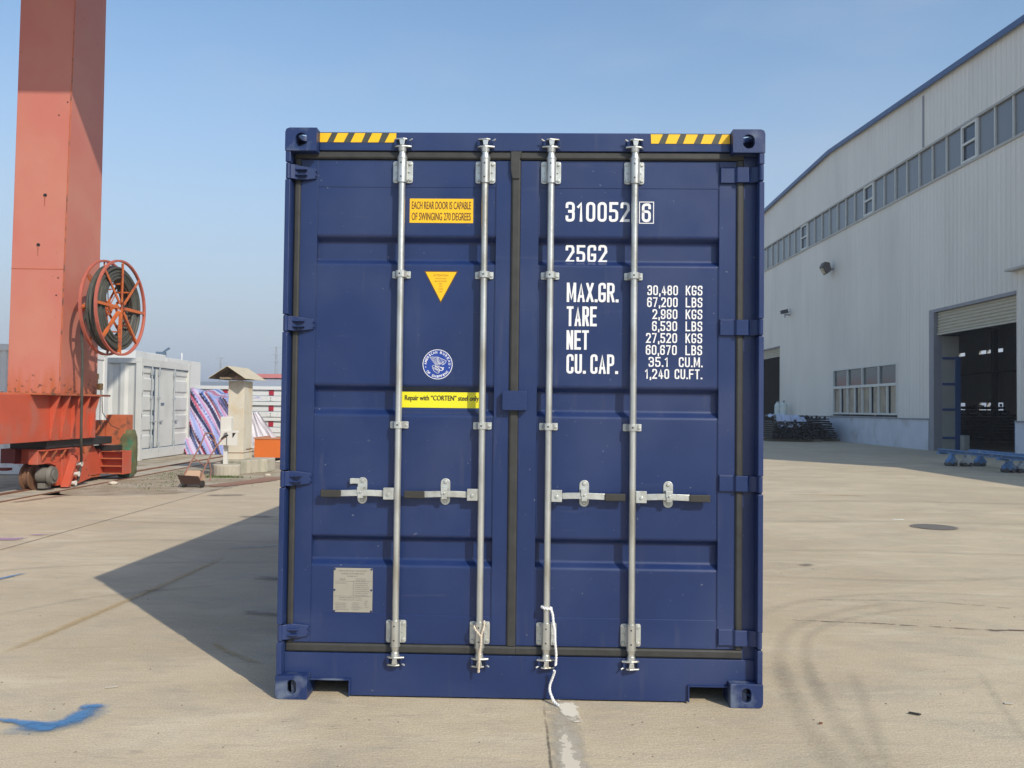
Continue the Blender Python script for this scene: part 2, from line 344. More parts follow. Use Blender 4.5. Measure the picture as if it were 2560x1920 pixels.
def mark(name, pts, w, m, closed=False, wob=0, parent=ground):
    """flat ribbon following pts [(x, y)], with an 'edge' attribute 1 on the spine and 0 at its borders"""
    P = []
    for i in range(len(pts)-1):
        a, b = Vector(pts[i]), Vector(pts[i+1]); k = max(2, int((b-a).length/.12))
        k = min(k, 60)
        for j in range(k): P.append(a.lerp(b, j/k))
    P.append(Vector(pts[-1]))
    for _ in range(6):
        P = [P[0]]+[(P[i-1]+P[i]*2+P[i+1])/4 for i in range(1, len(P)-1)]+[P[-1]]
    vs = []; ed = []; n = len(P); cols = 5; z = ZL[0]; ZL[0] += .00022
    for i, p in enumerate(P):
        d = (P[min(i+1, n-1)]-P[max(i-1, 0)]).normalized(); nn = Vector((-d.y, d.x)); ww = w(i/(n-1)) if callable(w) else w
        off = random.uniform(-wob, wob)
        e = min(1, 8*min(i, n-1-i)/n)
        for c in range(cols):
            t = c/(cols-1)-.5; q = p+nn*(t*ww+off); vs.append((q.x, q.y, z)); ed.append((1-abs(t)*2)**.6*e if abs(t) < .5 else 0)
    mb = MB(); mb.add(vs, [(i*cols+c, i*cols+c+1, (i+1)*cols+c+1, (i+1)*cols+c) for i in range(n-1) for c in range(cols-1)])
    o = mb.build(name, m, parent); at = o.data.attributes.new('edge', 'FLOAT', 'POINT')
    for i, v in enumerate(ed): at.data[i].value = v
    return o
m_joint = mark_mat('joint_dirt', (.16, .135, .10), .7, .16, .50, 30)
m_pale = mark_mat('pale_filler', (.74, .68, .56), .95, .12, .30, 14)
m_tyre = mark_mat('tyre_dust', (.25, .225, .19), .16, .10, .85, 34)
m_tyre2 = mark_mat('tyre_dust_faint', (.28, .25, .21), .18, .15, .85, 34)
m_bluep = mark_mat('blue_spray', (.08, .23, .45), .85, .12, .60, 18)
m_purp = mark_mat('purple_spray', (.40, .24, .42), .6, .22, .5, 14)
m_yell = mark_mat('yellow_worn_line', (.52, .36, .14), .42, .16, .62, 14)
m_stain = mark_mat('dark_stain', (.17, .15, .14), .6, .25, .6, 10)
m_crack = mark_mat('crack_dirt', (.19, .145, .12), .75, .50, .64, 22, (.5, 1, 1))
def J(pts, w=.018): mark('joint', pts, w, m_joint, wob=.002)
J([(.192, -3), (.192, 4.6)], .016); J([(-5.05, 8.0), (-5.05, 17)], .03)
J([(-5.04, 11.4), (-1.6, 11.4)], .02)
J([(4.2, 23.9), (16.4, 23.4)], .045); J([(4.6, 21.6), (10.6, 21.9), (16.4, 22.0)], .045)
# crack with chipped edges on the right, filler beside the joint in front of the container
mark('crack', [(1.75, 6.28), (2.75, 6.16), (3.2, 6.02), (4.6, 5.99)], .055, m_crack, wob=.012)
mark('crack', [(3.05, 6.03), (3.6, 6.0), (4.6, 5.97)], .11, m_crack, wob=.02)
mark('crack', [(2.2, 6.9), (3.2, 6.95), (4.0, 6.62)], .03, m_crack, wob=.006)
mark('filler_strip', [(.285, -1.0), (.280, 3.4), (.275, 4.52)], .16, mark_mat('grey_filler', (.50, .455, .37), .75, .05, .45, 9))
mark('filler_patch', [(.275, -1.0), (.272, 3.4), (.270, 4.52)], .135, mark_mat('pale_filler_patches', (.70, .63, .50), .9, .40, .50, 15, (1.2, .8, 1)))
mark('filler_patch', [(.31, 4.52), (.312, 4.17)], .10, m_pale, wob=.006)
# tyre marks
mark('tyre_mark', [(1.78, 6.35), (2.1, 6.72), (2.46, 7.0), (3.25, 7.24), (4.2, 7.1)], .13, m_tyre)
for dx, ww in ((0, .12), (.16, .10)):
    mark('tyre_mark', [(3.2+dx, 6.9-dx), (2.75+dx, 6.75-dx), (2.28+dx*.8, 6.40-dx*.6), (1.86+dx*.9, 5.93-dx*.2), (1.66+dx, 5.40), (1.50+dx, 4.75), (1.44+dx, 4.3)], ww, m_tyre)
    mark('tyre_mark', [(1.62+dx, 5.3), (1.50+dx, 4.7), (1.40+dx, 4.1), (1.36+dx, 3.3)], ww*1.3, m_tyre2)
mark('tyre_mark', [(1.98, 5.1), (1.86, 4.6), (1.73, 4.18), (1.60, 3.72), (1.5, 3.2)], .09, m_tyre)
mark('tyre_mark', [(2.72, 5.1), (2.6, 4.75), (2.50, 4.45), (2.42, 4.22), (2.3, 3.8)], .06, m_tyre)
mark('tyre_mark', [(-3.6, 6.0), (-3.3, 6.52), (-3.05, 6.83), (-2.2, 7.3)], .10, m_tyre)
mark('tyre_mark', [(-5.4, 7.0), (-4.2, 7.9), (-3.3, 8.2), (-2.0, 8.3)], .12, m_tyre2)
mark('tyre_mark', [(-5.6, 11.2), (-4, 10.9), (-2.2, 11.0), (-1.4, 11.1)], .25, m_tyre2)
mark('tyre_mark', [(-5.0, 9.2), (-3.8, 9.6), (-2.2, 9.5)], .2, m_tyre2)
mark('tyre_mark', [(2.4, 11.6), (5, 11.9), (9, 11.5), (13, 12.2)], .35, m_tyre2)
mark('tyre_mark', [(2.2, 9.2), (3.6, 9.4), (6, 9.1), (9, 9.6)], .2, m_tyre2)
mark('tyre_mark', [(2.9, 14.0), (6, 14.6), (10, 14.2)], .45, m_tyre2)
mark('tyre_mark', [(2.0, 7.9), (3.6, 7.7), (5.4, 8.1)], .16, m_tyre2)
# sprayed and painted marks
m_over = mark_mat('blue_overspray', (.10, .26, .46), .42, .05, .75, 14)
mark('spray_mark', [(-2.25, 4.02), (-2.12, 3.985), (-2.03, 4.02), (-1.97, 4.10), (-1.965, 4.20), (-1.96, 4.31)], .17, m_over)
mark('spray_mark', [(-2.42, 4.14), (-2.336, 4.119), (-2.258, 4.108), (-2.177, 4.078), (-2.101, 4.045), (-2.045, 4.045), (-2.005, 4.10), (-1.998, 4.19), (-2.000, 4.28), (-1.985, 4.36)], lambda t: .035+.10*min(1, t*1.6), m_bluep, wob=.003)
mark('spray_mark', [(-2.19, 4.06), (-2.12, 4.025), (-2.06, 4.01), (-2.02, 4.03)], .11, m_bluep); mark('spray_mark', [(-2.050, 4.28), (-2.025, 4.33), (-1.985, 4.34), (-1.955, 4.30)], .075, m_bluep)
mark('spray_mark', [(-4.30, 7.05), (-4.20, 7.38), (-4.14, 7.66)], .07, m_bluep)
mark('spray_mark', [(-5.9, 9.42), (-5.4, 9.46), (-5.15, 9.55)], .28, m_purp); mark('spray_mark', [(-5.35, 9.84), (-5.02, 9.84)], .16, m_purp)
mark('spray_mark', [(-2.75, 12.6), (-2.35, 14.2)], .08, mark_mat('faint_blue_line', (.24, .34, .42), .5, .18, .6, 9))
mark('spray_mark', [(-2.9, 9.0), (-2.3, 9.3)], .08, mark_mat('faint_blue_line', (.20, .30, .40), .45, .18, .6, 9))
mark('painted_line', [(-2.95, 5.1), (-2.83, 6.65), (-2.79, 7.15), (-2.72, 8.6)], .085, m_yell)
mark('painted_line', [(-1.82, 5.5), (-1.78, 5.38), (-1.35, 5.0)], .05, m_yell)
mark('painted_line', [(5.0, 15.6), (5.7, 15.5), (6.3, 15.4)], .14, m_yell)
mark('stain', [(2.75, 8.46), (3.02, 8.47)], .16, m_stain); mark('stain', [(-2.2, 7.55), (-1.7, 7.45)], .16, m_stain)
mark('stain', [(-1.95, 6.3), (-1.5, 6.2)], .10, m_stain); mark('stain', [(-4.9, 14.25), (-4.2, 14.4)], .3, m_stain)
mark('stain', [(-2.9, 6.95), (-2.6, 7.0)], .06, m_stain); mark('stain', [(1.9, 3.62), (2.3, 3.6)], .08, m_stain)
mark('stain', [(-1.6, 3.75), (-1.5, 3.76)], .012, m_stain); mark('stain', [(-.85, 4.06), (-.72, 4.06)], .012, m_stain)
mark('stain', [(-3.6, 11.6), (-3.0, 11.6)], .2, m_stain)

# dirt strip along the crane track
M['dirt'] = mat('dry_dirt', (.30, .245, .165), .95, var=.22, vscale=3, bump=.9, bscale=14, col2=(.40, .35, .27), thr=(.42, .66), cscale=1.6)
edge = [(-5.6, 60), (-5.3, 34), (-4.55, 20.6), (-4.45, 17.9), (-5.0, 17.5), (-5.02, 17.0), (-4.86, 15.6), (-5.0, 15.0), (-5.35, 14.6), (-5.7, 14.35), (-6.1, 14.15), (-6.5, 14.05), (-6.9, 14.1), (-7.25, 14.25), (-7.38, 14.6)]
P = []
for a, b in zip(edge[:-1], edge[1:]):
    a = Vector(a); b = Vector(b); k = max(1, int((b-a).length/.18)); k = min(k, 40)
    for j in range(k):
        q = a.lerp(b, j/k); P.append((q.x+random.uniform(-.05, .05), q.y+random.uniform(-.05, .05)))
P.append(edge[-1])
def strip(pts, x_left, z, name, m, kind='structure'):
    mb = MB(); vs = []
    for x, y in pts: vs += [(x, y, z), (x_left, y, z)]
    mb.add(vs, [(2*i, 2*i+1, 2*i+3, 2*i+2) for i in range(len(pts)-1)])
    return tag(mb.build(name, m), kind=kind)
strip(P, -7.42, .0012, 'dirt_path', M['dirt'])
mb = MB(); mb.box(-40, -8.62, 12, 60, -.02, .0016); tag(mb.build('dirt_verge', M['dirt']), kind='structure')
M['track'] = mat('track_concrete', (.44, .39, .30), .9, var=.14, vscale=4, bump=.3, bscale=30, col2=(.33, .28, .21), thr=(.45, .7), cscale=3)
mb = MB(); mb.box(-8.55, -7.46, -10, 80, -.05, .006); tr = tag(mb.build('track_bed', M['track']), kind='structure')
M['rust'] = mat('rusty_steel', (.20, .085, .045), .8, metal=.2, var=.3, vscale=20, bump=.3)
mb = MB(); mb.box(-8.04, -7.97, -10, 80, .0, .03); tag(mb.build('crane_rail', M['rust'], bevel=.006), 'rusty crane rail running past the red crane bogie', 'rail')
mb = MB(); mb.box(-7.465, -7.43, -10, 80, -.01, .014); mb.build('edge_strip', M['rust'], tr)
M['redsoil'] = mat('red_soil', (.31, .165, .105), .95, var=.15, vscale=8, bump=.5, bscale=30)
mark('rust_stain', [(-5.35, 15.75), (-5.0, 16.5), (-4.75, 17.3), (-4.7, 18.0)], .55, mark_mat('rust_brown', (.30, .16, .105), .9, .12, .32, 6))
mark('painted_line', [(-7.25, 12.9), (-7.0, 14.1)], .12, mark_mat('rust_red_line', (.28, .13, .10), .7, .15, .5, 8))
# weeds
def weeds(name, cx, cy, sx, sy, n, h, label):
    M.setdefault('weed', mat('weed_green', (.085, .13, .035), .8, var=.3, vscale=30))
    mb = MB()
    for i in range(n):
        x = cx+random.gauss(0, sx); y = cy+random.gauss(0, sy); a = random.uniform(0, 2*PI); hh = h*random.uniform(.4, 1); w = .006+.006*random.random()
        dx, dy = math.cos(a), math.sin(a); l = random.uniform(.2, .8)*hh
        mb.add([(x-dy*w, y+dx*w, 0), (x+dy*w, y-dx*w, 0), (x+dx*l, y+dy*l, hh)], [(0, 1, 2)])
    return tag(mb.build(name, M['weed']), label, 'weeds', kind='stuff')
weeds('grass_tufts', -5.75, 17.85, .18, .05, 420, .055, 'short green weeds at the foot of the stained concrete block')
weeds('grass_tufts', -6.6, 18.4, .35, .5, 350, .04, 'sparse weeds in the dirt between the crane track and hand truck')
weeds('grass_tufts', -6.3, 16.2, .45, .7, 260, .03, 'thin dry weeds on the dirt in front of the crane buffer')

# ================================================================== BLUE CONTAINER
CT = empty('shipping_container', (.0598, 4.4312, 0), -.0268, 'dark blue high-cube shipping container with closed doors and four galvanised lock rods', 'shipping container')
B = M['blue']
H = 2.896; HW = 1.219; LEN = 6.058
# corner castings: hollow block with an oval opening in each outer face
def prism_obj(poly, axis, a, b):
    mb = MB(); mb.prism(poly, axis, a, b); return mb.build('tmp', B)
def oval(cx, cz, w, h, n=8):
    r = min(w, h)/2; return rrect(cx-w/2, cx+w/2, cz-h/2, cz+h/2, r*.98, n)
def casting(sx, sz, front=True):
    w, h, d = .162, .118, .178
    # local box: x 0 (outer face) .. w (inner), z 0 (outer) .. h, y 0 .. d
    out = [(0, h), (0, .022), (.006, .006), (.022, 0), (w, 0), (w, h)]
    body = prism_obj(out, 'y', 0, d)
    cav = MB(); cav.box(.028, w-.022, .026, d-.02, .026, h-.018); cav = cav.build('tmp', B)
    hw, hh = ((.060, .072) if sz > 0 else (.047, .071))
    c1 = prism_obj(oval(.083, .062, hw, hh), 'y', -.02, .06)
    c2 = prism_obj(oval(.094, .060, .075, .058), 'x', -.02, .06)
    c3 = prism_obj(oval(.083, .094, .064, .11), 'z', -.02, .06)
    for c in (cav, c1, c2, c3):
        b = body.modifiers.new('x', 'BOOLEAN'); b.operation = 'DIFFERENCE'; b.solver = 'EXACT'; b.object = c
    bpy.context.view_layer.update()
    me = bpy.data.meshes.new_from_object(body.evaluated_get(bpy.context.evaluated_depsgraph_get()))
    for o in (body, cav, c1, c2, c3): bpy.data.objects.remove(o)
    mb = MB(); y0 = 0 if front else LEN
    vs = [(-sx*(-1)*(-HW+v.co.x) if False else sx*(HW-v.co.x), (v.co.y if front else LEN-v.co.y), (H-v.co.z) if sz > 0 else v.co.z) for v in me.vertices]
    mb.add(vs, [tuple(p.vertices) for p in me.polygons]); bpy.data.meshes.remove(me)
    return mb.build('corner_casting', M['blue2'], CT, bevel=.003)
for sx in (-1, 1):
    for sz in (1, -1):
        casting(sx, sz); casting(sx, sz, False)
HZ = (2.676, 1.895, 1.103, .327)      # hinge heights
for sx in (-1, 1):
    mb = MB()
    zs = [.118]+sorted(z for h in HZ for z in (h-.043, h+.043))+[H-.118]
    for a, b in zip(zs[0::2], zs[1::2]):
        x0, x1 = sorted((sx*1.2165, sx*1.190)); mb.box(x0, x1, .003, .021, a+.002, b-.002)
        x0, x1 = sorted((sx*1.1975, sx*1.1900)); mb.box(x0, x1, .0215, .079, a, b)
    x0, x1 = sorted((sx*1.2140, sx*1.2050)); mb.box(x0, x1, .0215, .176, .1185, H-.1185)
    x0, x1 = sorted((sx*1.2045, sx*1.088 if sx > 0 else sx*1.148)); mb.box(x0, x1, .0800, .13, .1185, H-.1185)
    mb.build('corner_post', B, CT, bevel=.004)
    mb = MB(); x0, x1 = sorted((sx*1.215, sx*1.05)); mb.box(x0, x1, LEN-.16, LEN-.01, .119, H-.119); mb.build('corner_post', B, CT, bevel=.004)
# header and sill
mb = MB(); mb.prism([(.060, 2.797), (.060, 2.889), (.066, 2.893), (.16, 2.893), (.16, 2.797)], 'x', -1.056, 1.056); hd = mb.build('door_header', B, CT, bevel=.003)
mb = MB()
sill = [(-1.056, .1165), (-1.056, .085), (-.856, .085), (-.856, .008), (.862, .008), (.862, .085), (1.056, .085), (1.056, .1165), (1.15, .1190), (1.19, .1190), (1.19, .2195), (-1.19, .2195), (-1.19, .1190), (-1.15, .1190)]
mb.prism(sill, 'y', .061, .074); sl = mb.build('door_sill', B, CT, bevel=.002)
for s in (-1, 1):
    mb = MB()
    e = .856 if s < 0 else .862
    x0, x1 = sorted((s*(e-.007), s*(e+.001))); mb.box(x0, x1, .048, .0605, .010, .0925); x0, x1 = sorted((s*(e+.0015), s*1.055)); mb.box(x0, x1, .048, .0605, .0855, .0925)
    x0, x1 = sorted((s*(e-.006), s*(e+.001))); mb.box(x0, x1, .0745, .30, .010, .0925); x0, x1 = sorted((s*(e+.0015), s*1.055)); mb.box(x0, x1, .0745, .30, .0855, .0925)
    mb.build('pocket_lip', M['blue2'], sl)
# body behind the doors
def corr(mb, n, L0, L1, amp, fn):
    pts = []
    per = (L1-L0)/n
    for i in range(n):
        a = L0+i*per; pts += [(a, 0), (a+per*.28, 0), (a+per*.5, amp), (a+per*.78, amp)]
    pts.append((L1, 0)); vs = []
    for p, q in pts: vs += [fn(p, q, 0), fn(p, q, 1)]
    mb.add(vs, [(2*i, 2*i+1, 2*i+3, 2*i+2) for i in range(len(pts)-1)])
for sx in (-1, 1):
    mb = MB(); corr(mb, 20, .18, LEN-.17, .036, lambda p, q, k: (sx*(1.205-q), p, .13+k*2.65)); mb.build('side_wall', B, CT)
    mb = MB(); x0, x1 = sorted((sx*1.214, sx*1.14)); mb.box(x0, x1, .182, LEN-.182, .012, .15); mb.box(x0, x1, .182, LEN-.182, 2.82, 2.886); mb.build('side_rail', B, CT, bevel=.003)
mb = MB(); corr(mb, 24, .16, LEN-.1, .02, lambda p, q, k: (-1.15+2.3*k, p, 2.885-q)); mb.build('roof', B, CT)
mb = MB(); corr(mb, 8, -1.05, 1.05, .036, lambda p, q, k: (p, LEN-.05-q, .13+k*2.7)); mb.box(-1.05, 1.05, LEN-.1, LEN-.02, .012, .15); mb.box(-1.05, 1.05, LEN-.1, LEN-.02, 2.78, 2.886); mb.build('front_wall', B, CT)
mb = MB(); mb.box(-1.138, 1.138, .131, LEN-.11, .14, .17)
for i in range(18): mb.box(-1.138, 1.138, .31+i*.32, .36+i*.32, .015, .139)
mb.build('floor_frame', B, CT)

# doors
RIBS = ((2.358, 2.328, 2.235, 2.214), (1.586, 1.556, 1.461, 1.433), (.812, .788, .689, .661))
def door(x0, x1, p0, p1):
    """frame x0..x1, ribbed panel p0..p1"""
    zb, zt = .268, 2.753; yf, yp, yr = .0800, .0850, .1210
    mb = MB(); mb.box(x0, p0-.0005, yf, .128, zb, zt); mb.box(p1+.0005, x1, yf, .128, zb, zt)
    prof = [(zt, yp-.0022), (2.6125, yp-.0022), (2.6115, yp)]
    for a, b, c, d in RIBS: prof += [(a, yp), (b, yr), (c, yr), (d, yp)]
    prof += [(.411, yp), (.410, yp-.0022), (zb, yp-.0022)]
    # soften the folds of the pressed panel
    q = rounded(prof, False, .012)
    n = len(q); vs = [(p0, y, z) for z, y in q]+[(p1, y, z) for z, y in q]
    mb.add(vs, [(i, i+1, i+1+n, i+n) for i in range(n-1)])
    for x in (p0, p1):       # end plates closing each pressed rib
        for a, b, c, d in RIBS: mb.add([(x, yp-.004, a+.004), (x, yr+.004, b), (x, yr+.004, c), (x, yp-.004, d-.004)], [(0, 1, 2, 3)])
    for x, sgn in ((p0, 1), (p1, -1)):   # weld beads
        xa, xb = sorted((x, x+sgn*.0035))
        zz = [zt]+[v for r in RIBS for v in (r[0]+.003, r[3]-.003)]+[zb]
        for a, b in zip(zz[0::2], zz[1::2]): mb.box(xa, xb, yp-.0042, yp+.001, b, a)
    return mb.build('door', B, CT, bevel=.0012)
DL = door(-1.153, -.061, -1.0665, -.1395)
DR = door(-.0135, 1.0925, .0810, 1.0060)

def gasket_path(pts, w, y, name, parent, d=.022):
    mb = MB()
    for (ax, az), (bx, bz) in zip(pts[:-1], pts[1:]):
        if abs(ax-bx) < 1e-6: prof = [(-w/2, y+d), (-w/2, y+.006), (-w*.3, y), (w*.3, y), (w/2, y+.006), (w/2, y+d)]; mb.prism([(ax+p, q) for p, q in prof], 'z', min(az, bz), max(az, bz))
        else:
            prof = [(y+d, -w/2), (y+.006, -w/2), (y, -w*.3), (y, w*.3), (y+.006, w/2), (y+d, w/2)]; mb.prism([(q, az+p) for q, p in prof], 'x', min(ax, bx), max(ax, bx))
    return mb.build(name, M['rubber'], parent, bevel=.002)
gasket_path([(-1.1695, .2670), (-1.1695, 2.7545)], .032, .067, 'gasket', DL)
gasket_path([(1.1115, .2670), (1.1115, 2.7545)], .036, .067, 'gasket', DR)
gasket_path([(-.0375, .2670), (-.0375, 2.7545)], .046, .067, 'gasket', DR)
gasket_path([(-1.1850, 2.7765), (-.0145, 2.7765)], .040, .0665, 'gasket', DL)
gasket_path([(-.0140, 2.7765), (1.1290, 2.7765)], .040, .0665, 'gasket', DR)
gasket_path([(-1.1850, .2430), (-.0145, .2430)], .044, .0665, 'gasket', DL)
gasket_path([(-.0140, .2430), (1.1290, .2430)], .044, .0665, 'gasket', DR)
mb = MB(); mb.prism([(-.066, 2.7965), (-.066, 2.700), (-.0605, 2.672), (-.054, 2.655), (-.0195, 2.655), (-.0195, 2.770), (-.008, 2.7965)], 'y', .060, .0668); mb.build('gasket_flap', M['rubber'], DR, bevel=.002)

# hinges
def hinge_left(zc):
    mb = MB()
    prof = [(-1.198, .014), (-1.175, .030), (-1.150, .052), (-1.115, .060), (-1.072, .068)]
    hh = [.037, .0385, .037, .033, .026]; n = len(prof); vs = []
    for (x, y), h in zip(prof, hh): vs += [(x, y, zc+h), (x, y, zc-h*.95), (x, y+.014, zc-h*.95), (x, y+.014, zc+h)]
    fs = [(0, 1, 2, 3), tuple(4*(n-1)+k for k in (3, 2, 1, 0))]
    for i in range(n-1):
        for k in range(4): fs.append((4*i+k, 4*i+(k+1) % 4, 4*i+4+(k+1) % 4, 4*i+4+k))
    mb.add(vs, fs)
    for dz in (.014, -.014): mb.prism([(-1.170, zc+dz-.0035), (-1.120, zc+dz-.003), (-1.113, zc+dz), (-1.120, zc+dz+.003), (-1.170, zc+dz+.0035)], 'y', .026, .0565)
    mb.cyl((-1.2035, .017, zc-.040), (-1.2035, .017, zc+.040), .0125, 14)
    mb.cyl((-1.2035, .017, zc-.046), (-1.2035, .017, zc+.046), .006, 10)
    for dz in (-.012, .012): mb.cyl((-1.071, .060, zc+dz), (-1.069, .069, zc+dz), .005, 8)
    return mb.build('hinge', B, DL, bevel=.003)
def hinge_right(zc):
    mb = MB(); h = .0395
    prof = [(1.0105, .0795), (1.0105, .066), (1.080, .066), (1.092, .052), (1.148, .050), (1.160, .062), (1.190, .040), (1.200, .022), (1.204, .026), (1.196, .046), (1.165, .073), (1.150, .064), (1.098, .064), (1.086, .0795)]
    mb.prism([(p, q) for p, q in prof], 'z', zc-h, zc+h)
    mb.cyl((1.2035, .017, zc-.040), (1.2035, .017, zc+.040), .0125, 14)
    mb.cyl((1.2035, .017, zc-.046), (1.2035, .017, zc+.046), .006, 10)
    mb.box(1.0085, 1.08, .069, .0795, zc+h-.001, zc+h+.004)
    return mb.build('hinge', B, DR, bevel=.003)
for z in HZ: hinge_left(z); hinge_right(z+.003)
# centre locking box on the right door
mb = MB(); mb.box(-.095, .030, .040, .047, 1.464, 1.564); mb.box(.0235, .030, .0475, .0795, 1.466, 1.562); mb.box(-.093, .0230, .0475, .066, 1.5585, 1.5635)
mb.build('lock_box', M['blue2'], DR, bevel=.004)

# lock rods
def lock_rod(x, sgn, name='lock_rod', hook=False):
    Z = M['zinc']; Z2 = M['zinc2']; y = .045; r = .0172
    mb = MB(); mb.cyl((x, y, .235), (x, y, 2.785), r, 20); rod = mb.build('lock_rod', Z, CT, smooth=True)
    for zc, up_ in ((2.689, 1), (.332, -1)):
        mb = MB(); mb.prism(rrect(x-.0510, x+.0510, zc-.057, zc+.057, .011, 4), 'y', .0735, .0790)
        for sx in (-1, 1):
            mb.box(x+sx*.024-.0035, x+sx*.024+.0035, .050, .0732, zc-.050, zc+.050)
            mb.box(min(x+sx*.0280, x+sx*.037), max(x+sx*.0280, x+sx*.037), .066, .0732, zc-.003, zc+.003)
            for dz in (-.041, .041): mb.cyl((x+sx*.0385, .0732, zc+dz), (x+sx*.0385, .0665, zc+dz), .0088, 12, r1=.0068)
        mb.build('bracket', Z2, rod, bevel=.0012)
        mb = MB(); z0, z1 = (zc-.056, zc+.060) if up_ > 0 else (zc-.060, zc+.056)
        mb.cyl((x, y, z0), (x, y, z1), .0245, 24); e = z1 if up_ > 0 else z0
        mb.cyl((x, y, e+.0005*up_), (x, y, e+.0075*up_), .0262, 24); mb.cyl((x, y, e+.008*up_), (x, y, e+.026*up_), .0225, 24, r1=.0185)
        mb.cyl((x, y, (z0 if up_ > 0 else z1)-.0005*up_), (x, y, (z0 if up_ > 0 else z1)-.006*up_), .0255, 24)
        sl_ = mb.build('sleeve', Z, rod, smooth=True)
        mb = MB()
        for dz in (-.035, .036): mb.cyl((x-.003, y-.0240, zc+dz), (x-.003, y-.0250, zc+dz), .0042, 10)
        mb.build_each('bolt_hole', M['dark'], rod)
        # cam and keeper
        s = up_; zb = 2.786 if s > 0 else .235
        mb = MB(); mb.cyl((x, y, zb), (x, y, zb+.030*s), .0195, 20, r1=.0235); mb.cyl((x, y, zb+.0305*s), (x, y, zb+.062*s), .0115, 12)
        def slab(z, t, pts): mb.prism([(x-px*sgn, y+py) for px, py in pts], 'z', min(z, z+t*s), max(z, z+t*s))
        slab(zb+.022*s, .008, [(-.041, -.004), (-.030, -.014), (0, -.024), (.030, -.016), (.048, -.010), (.048, .002), (.02, .010), (-.03, .012)])
        slab(zb+.060*s, .007, [(-.043, -.002), (-.036, -.012), (.008, -.024), (.026, -.014), (.022, .010), (-.03, .012)])
        mb.prism([(x-.009, zb+.031*s), (x+.011, zb+.031*s), (x+.016, zb+.059*s), (x-.014, zb+.059*s)], 'y', y-.0225, y-.010)
        mb.cyl((x-.034*sgn, y-.004, zb+.055*s), (x-.052*sgn, y-.012, zb+.064*s), .0048, 8)
        mb.build('cam', M['zinc'], rod, bevel=.0018)
        mb = MB(); mb.box(x-.044, x+.046, .0535, .0600, zb+.018*s, zb+.064*s) if s > 0 else mb.box(x-.044, x+.046, .0545, .0605, zb-.064, zb-.014)
        for sx in (-1, 1):
            a = x+sx*.036; mb.prism([(a-.006, .0530), (a-.006, .034), (a+.006, .030), (a+.006, .0530)], 'z', min(zb+.030*s, zb+.056*s), max(zb+.030*s, zb+.056*s))
        mb.build('cam_keeper', B, rod, bevel=.0015)
    for zc in (2.156, 1.383):
        mb = MB(); mb.prism(rrect(x-.0475, x+.0475, zc-.0185, zc+.0185, .006, 3), 'y', .0770, .0795)
        pr = [(x-.030, .0765), (x-.0285, .045), (x-.019, .029), (x-.009, .0225), (x+.009, .0225), (x+.019, .029), (x+.0285, .045), (x+.030, .0765), (x+.026, .0765), (x+.0235, .046), (x+.0165, .032), (x+.008, .0272), (x-.008, .0272), (x-.0165, .032), (x-.0235, .046), (x-.026, .0765)]
        mb.prism(pr, 'z', zc-.0165, zc+.0165)
        for sx in (-1, 1): mb.cyl((x+sx*.038, .0768, zc-.002), (x+sx*.038, .0715, zc-.002), .0078, 10, r1=.006)
        cl = mb.build('clamp', Z2, rod, bevel=.001)
        mb = MB(); mb.cyl((x-.003, .0222, zc), (x-.003, .0214, zc), .0045, 10); mb.build_each('bolt_hole', M['dark'], rod)
    # handle
    zc = 1.033; mb = MB(); a0 = x+sgn*.0175; a1 = x+sgn*.071
    X0, X1 = min(a0, a1), max(a0, a1)
    mb.box(X0, X1, .034, .0400, zc-.029, zc+.030); mb.box(X0, X1, .0405, .062, zc+.0255, zc+.030); mb.box(X0, X1, .0405, .062, zc-.029, zc-.0245)
    mb.cyl((x+sgn*.045, .0338, zc-.003), (x+sgn*.045, .0275, zc-.003), .0078, 14)
    mb.build('handle_hub', Z2, rod, bevel=.0018)
    mb = MB(); top = []; bot = []
    L0, L1 = x+sgn*.072, x+sgn*.296
    for i in range(15):
        t = i/14; xx = L0+(L1-L0)*t; dz = .0035*math.sin(t*PI*1.15+.2)+.002*t; yy = .048-.012*math.sin(t*PI*.9)
        top.append((xx, yy, zc+.0145+dz)); bot.append((xx, yy, zc-.0165+dz))
    vs = []
    for a, b in zip(top, bot): vs += [a, b, (b[0], b[1]+.007, b[2]), (a[0], a[1]+.007, a[2])]
    fs = [(0, 1, 2, 3), (56+3, 56+2, 56+1, 56)]
    for i in range(14):
        for k in range(4): fs.append((4*i+k, 4*i+(k+1) % 4, 4*i+4+(k+1) % 4, 4*i+4+k))
    mb.add(vs, fs); mb.build('handle', Z2, rod, bevel=.0012)
    mb = MB(); g0, g1 = sorted((x+sgn*.288, x+sgn*.391)); dz = -.0015
    mb.box(g0, g1, .034, .054, zc-.0195+dz, zc+.0175+dz); mb.build('handle_grip', M['grip'], rod, bevel=.004, seg=3)
    # catch
    cx = x+sgn*.1855; mb = MB(); mb.prism(rrect(cx-.0245, cx+.0245, .977, 1.112, .0242, 8), 'y', .0800, .0845)
    for z in (1.094, .996): mb.cyl((cx, .0798, z), (cx, .0740, z), .0105, 14, r1=.007)
    mb.box(cx-.0185, cx+.0135, .0300, .0345, 1.036, 1.066); mb.box(cx-.0185, cx+.0135, .0350, .0795, 1.0615, 1.066)
    mb.box(cx-.015, cx+.012, .0305, .0350, 1.010, 1.0355); mb.box(cx-.013, cx+.015, .0555, .0795, 1.006, 1.0145)
    mb.cyl((cx, .0300, 1.041), (cx, .0240, 1.041), .005, 10)
    if hook:
        mb.box(cx-.061, cx-.0185, .072, .0755, 1.079, 1.107); mb.box(cx-.061, cx-.050, .060, .0718, 1.079, 1.107)
    mb.build('handle_catch', Z2, rod, bevel=.0015)
    return rod
lock_rod(-.6235, -1, hook=True); lock_rod(-.1965, -1); lock_rod(.1420, 1); lock_rod(.5690, 1)

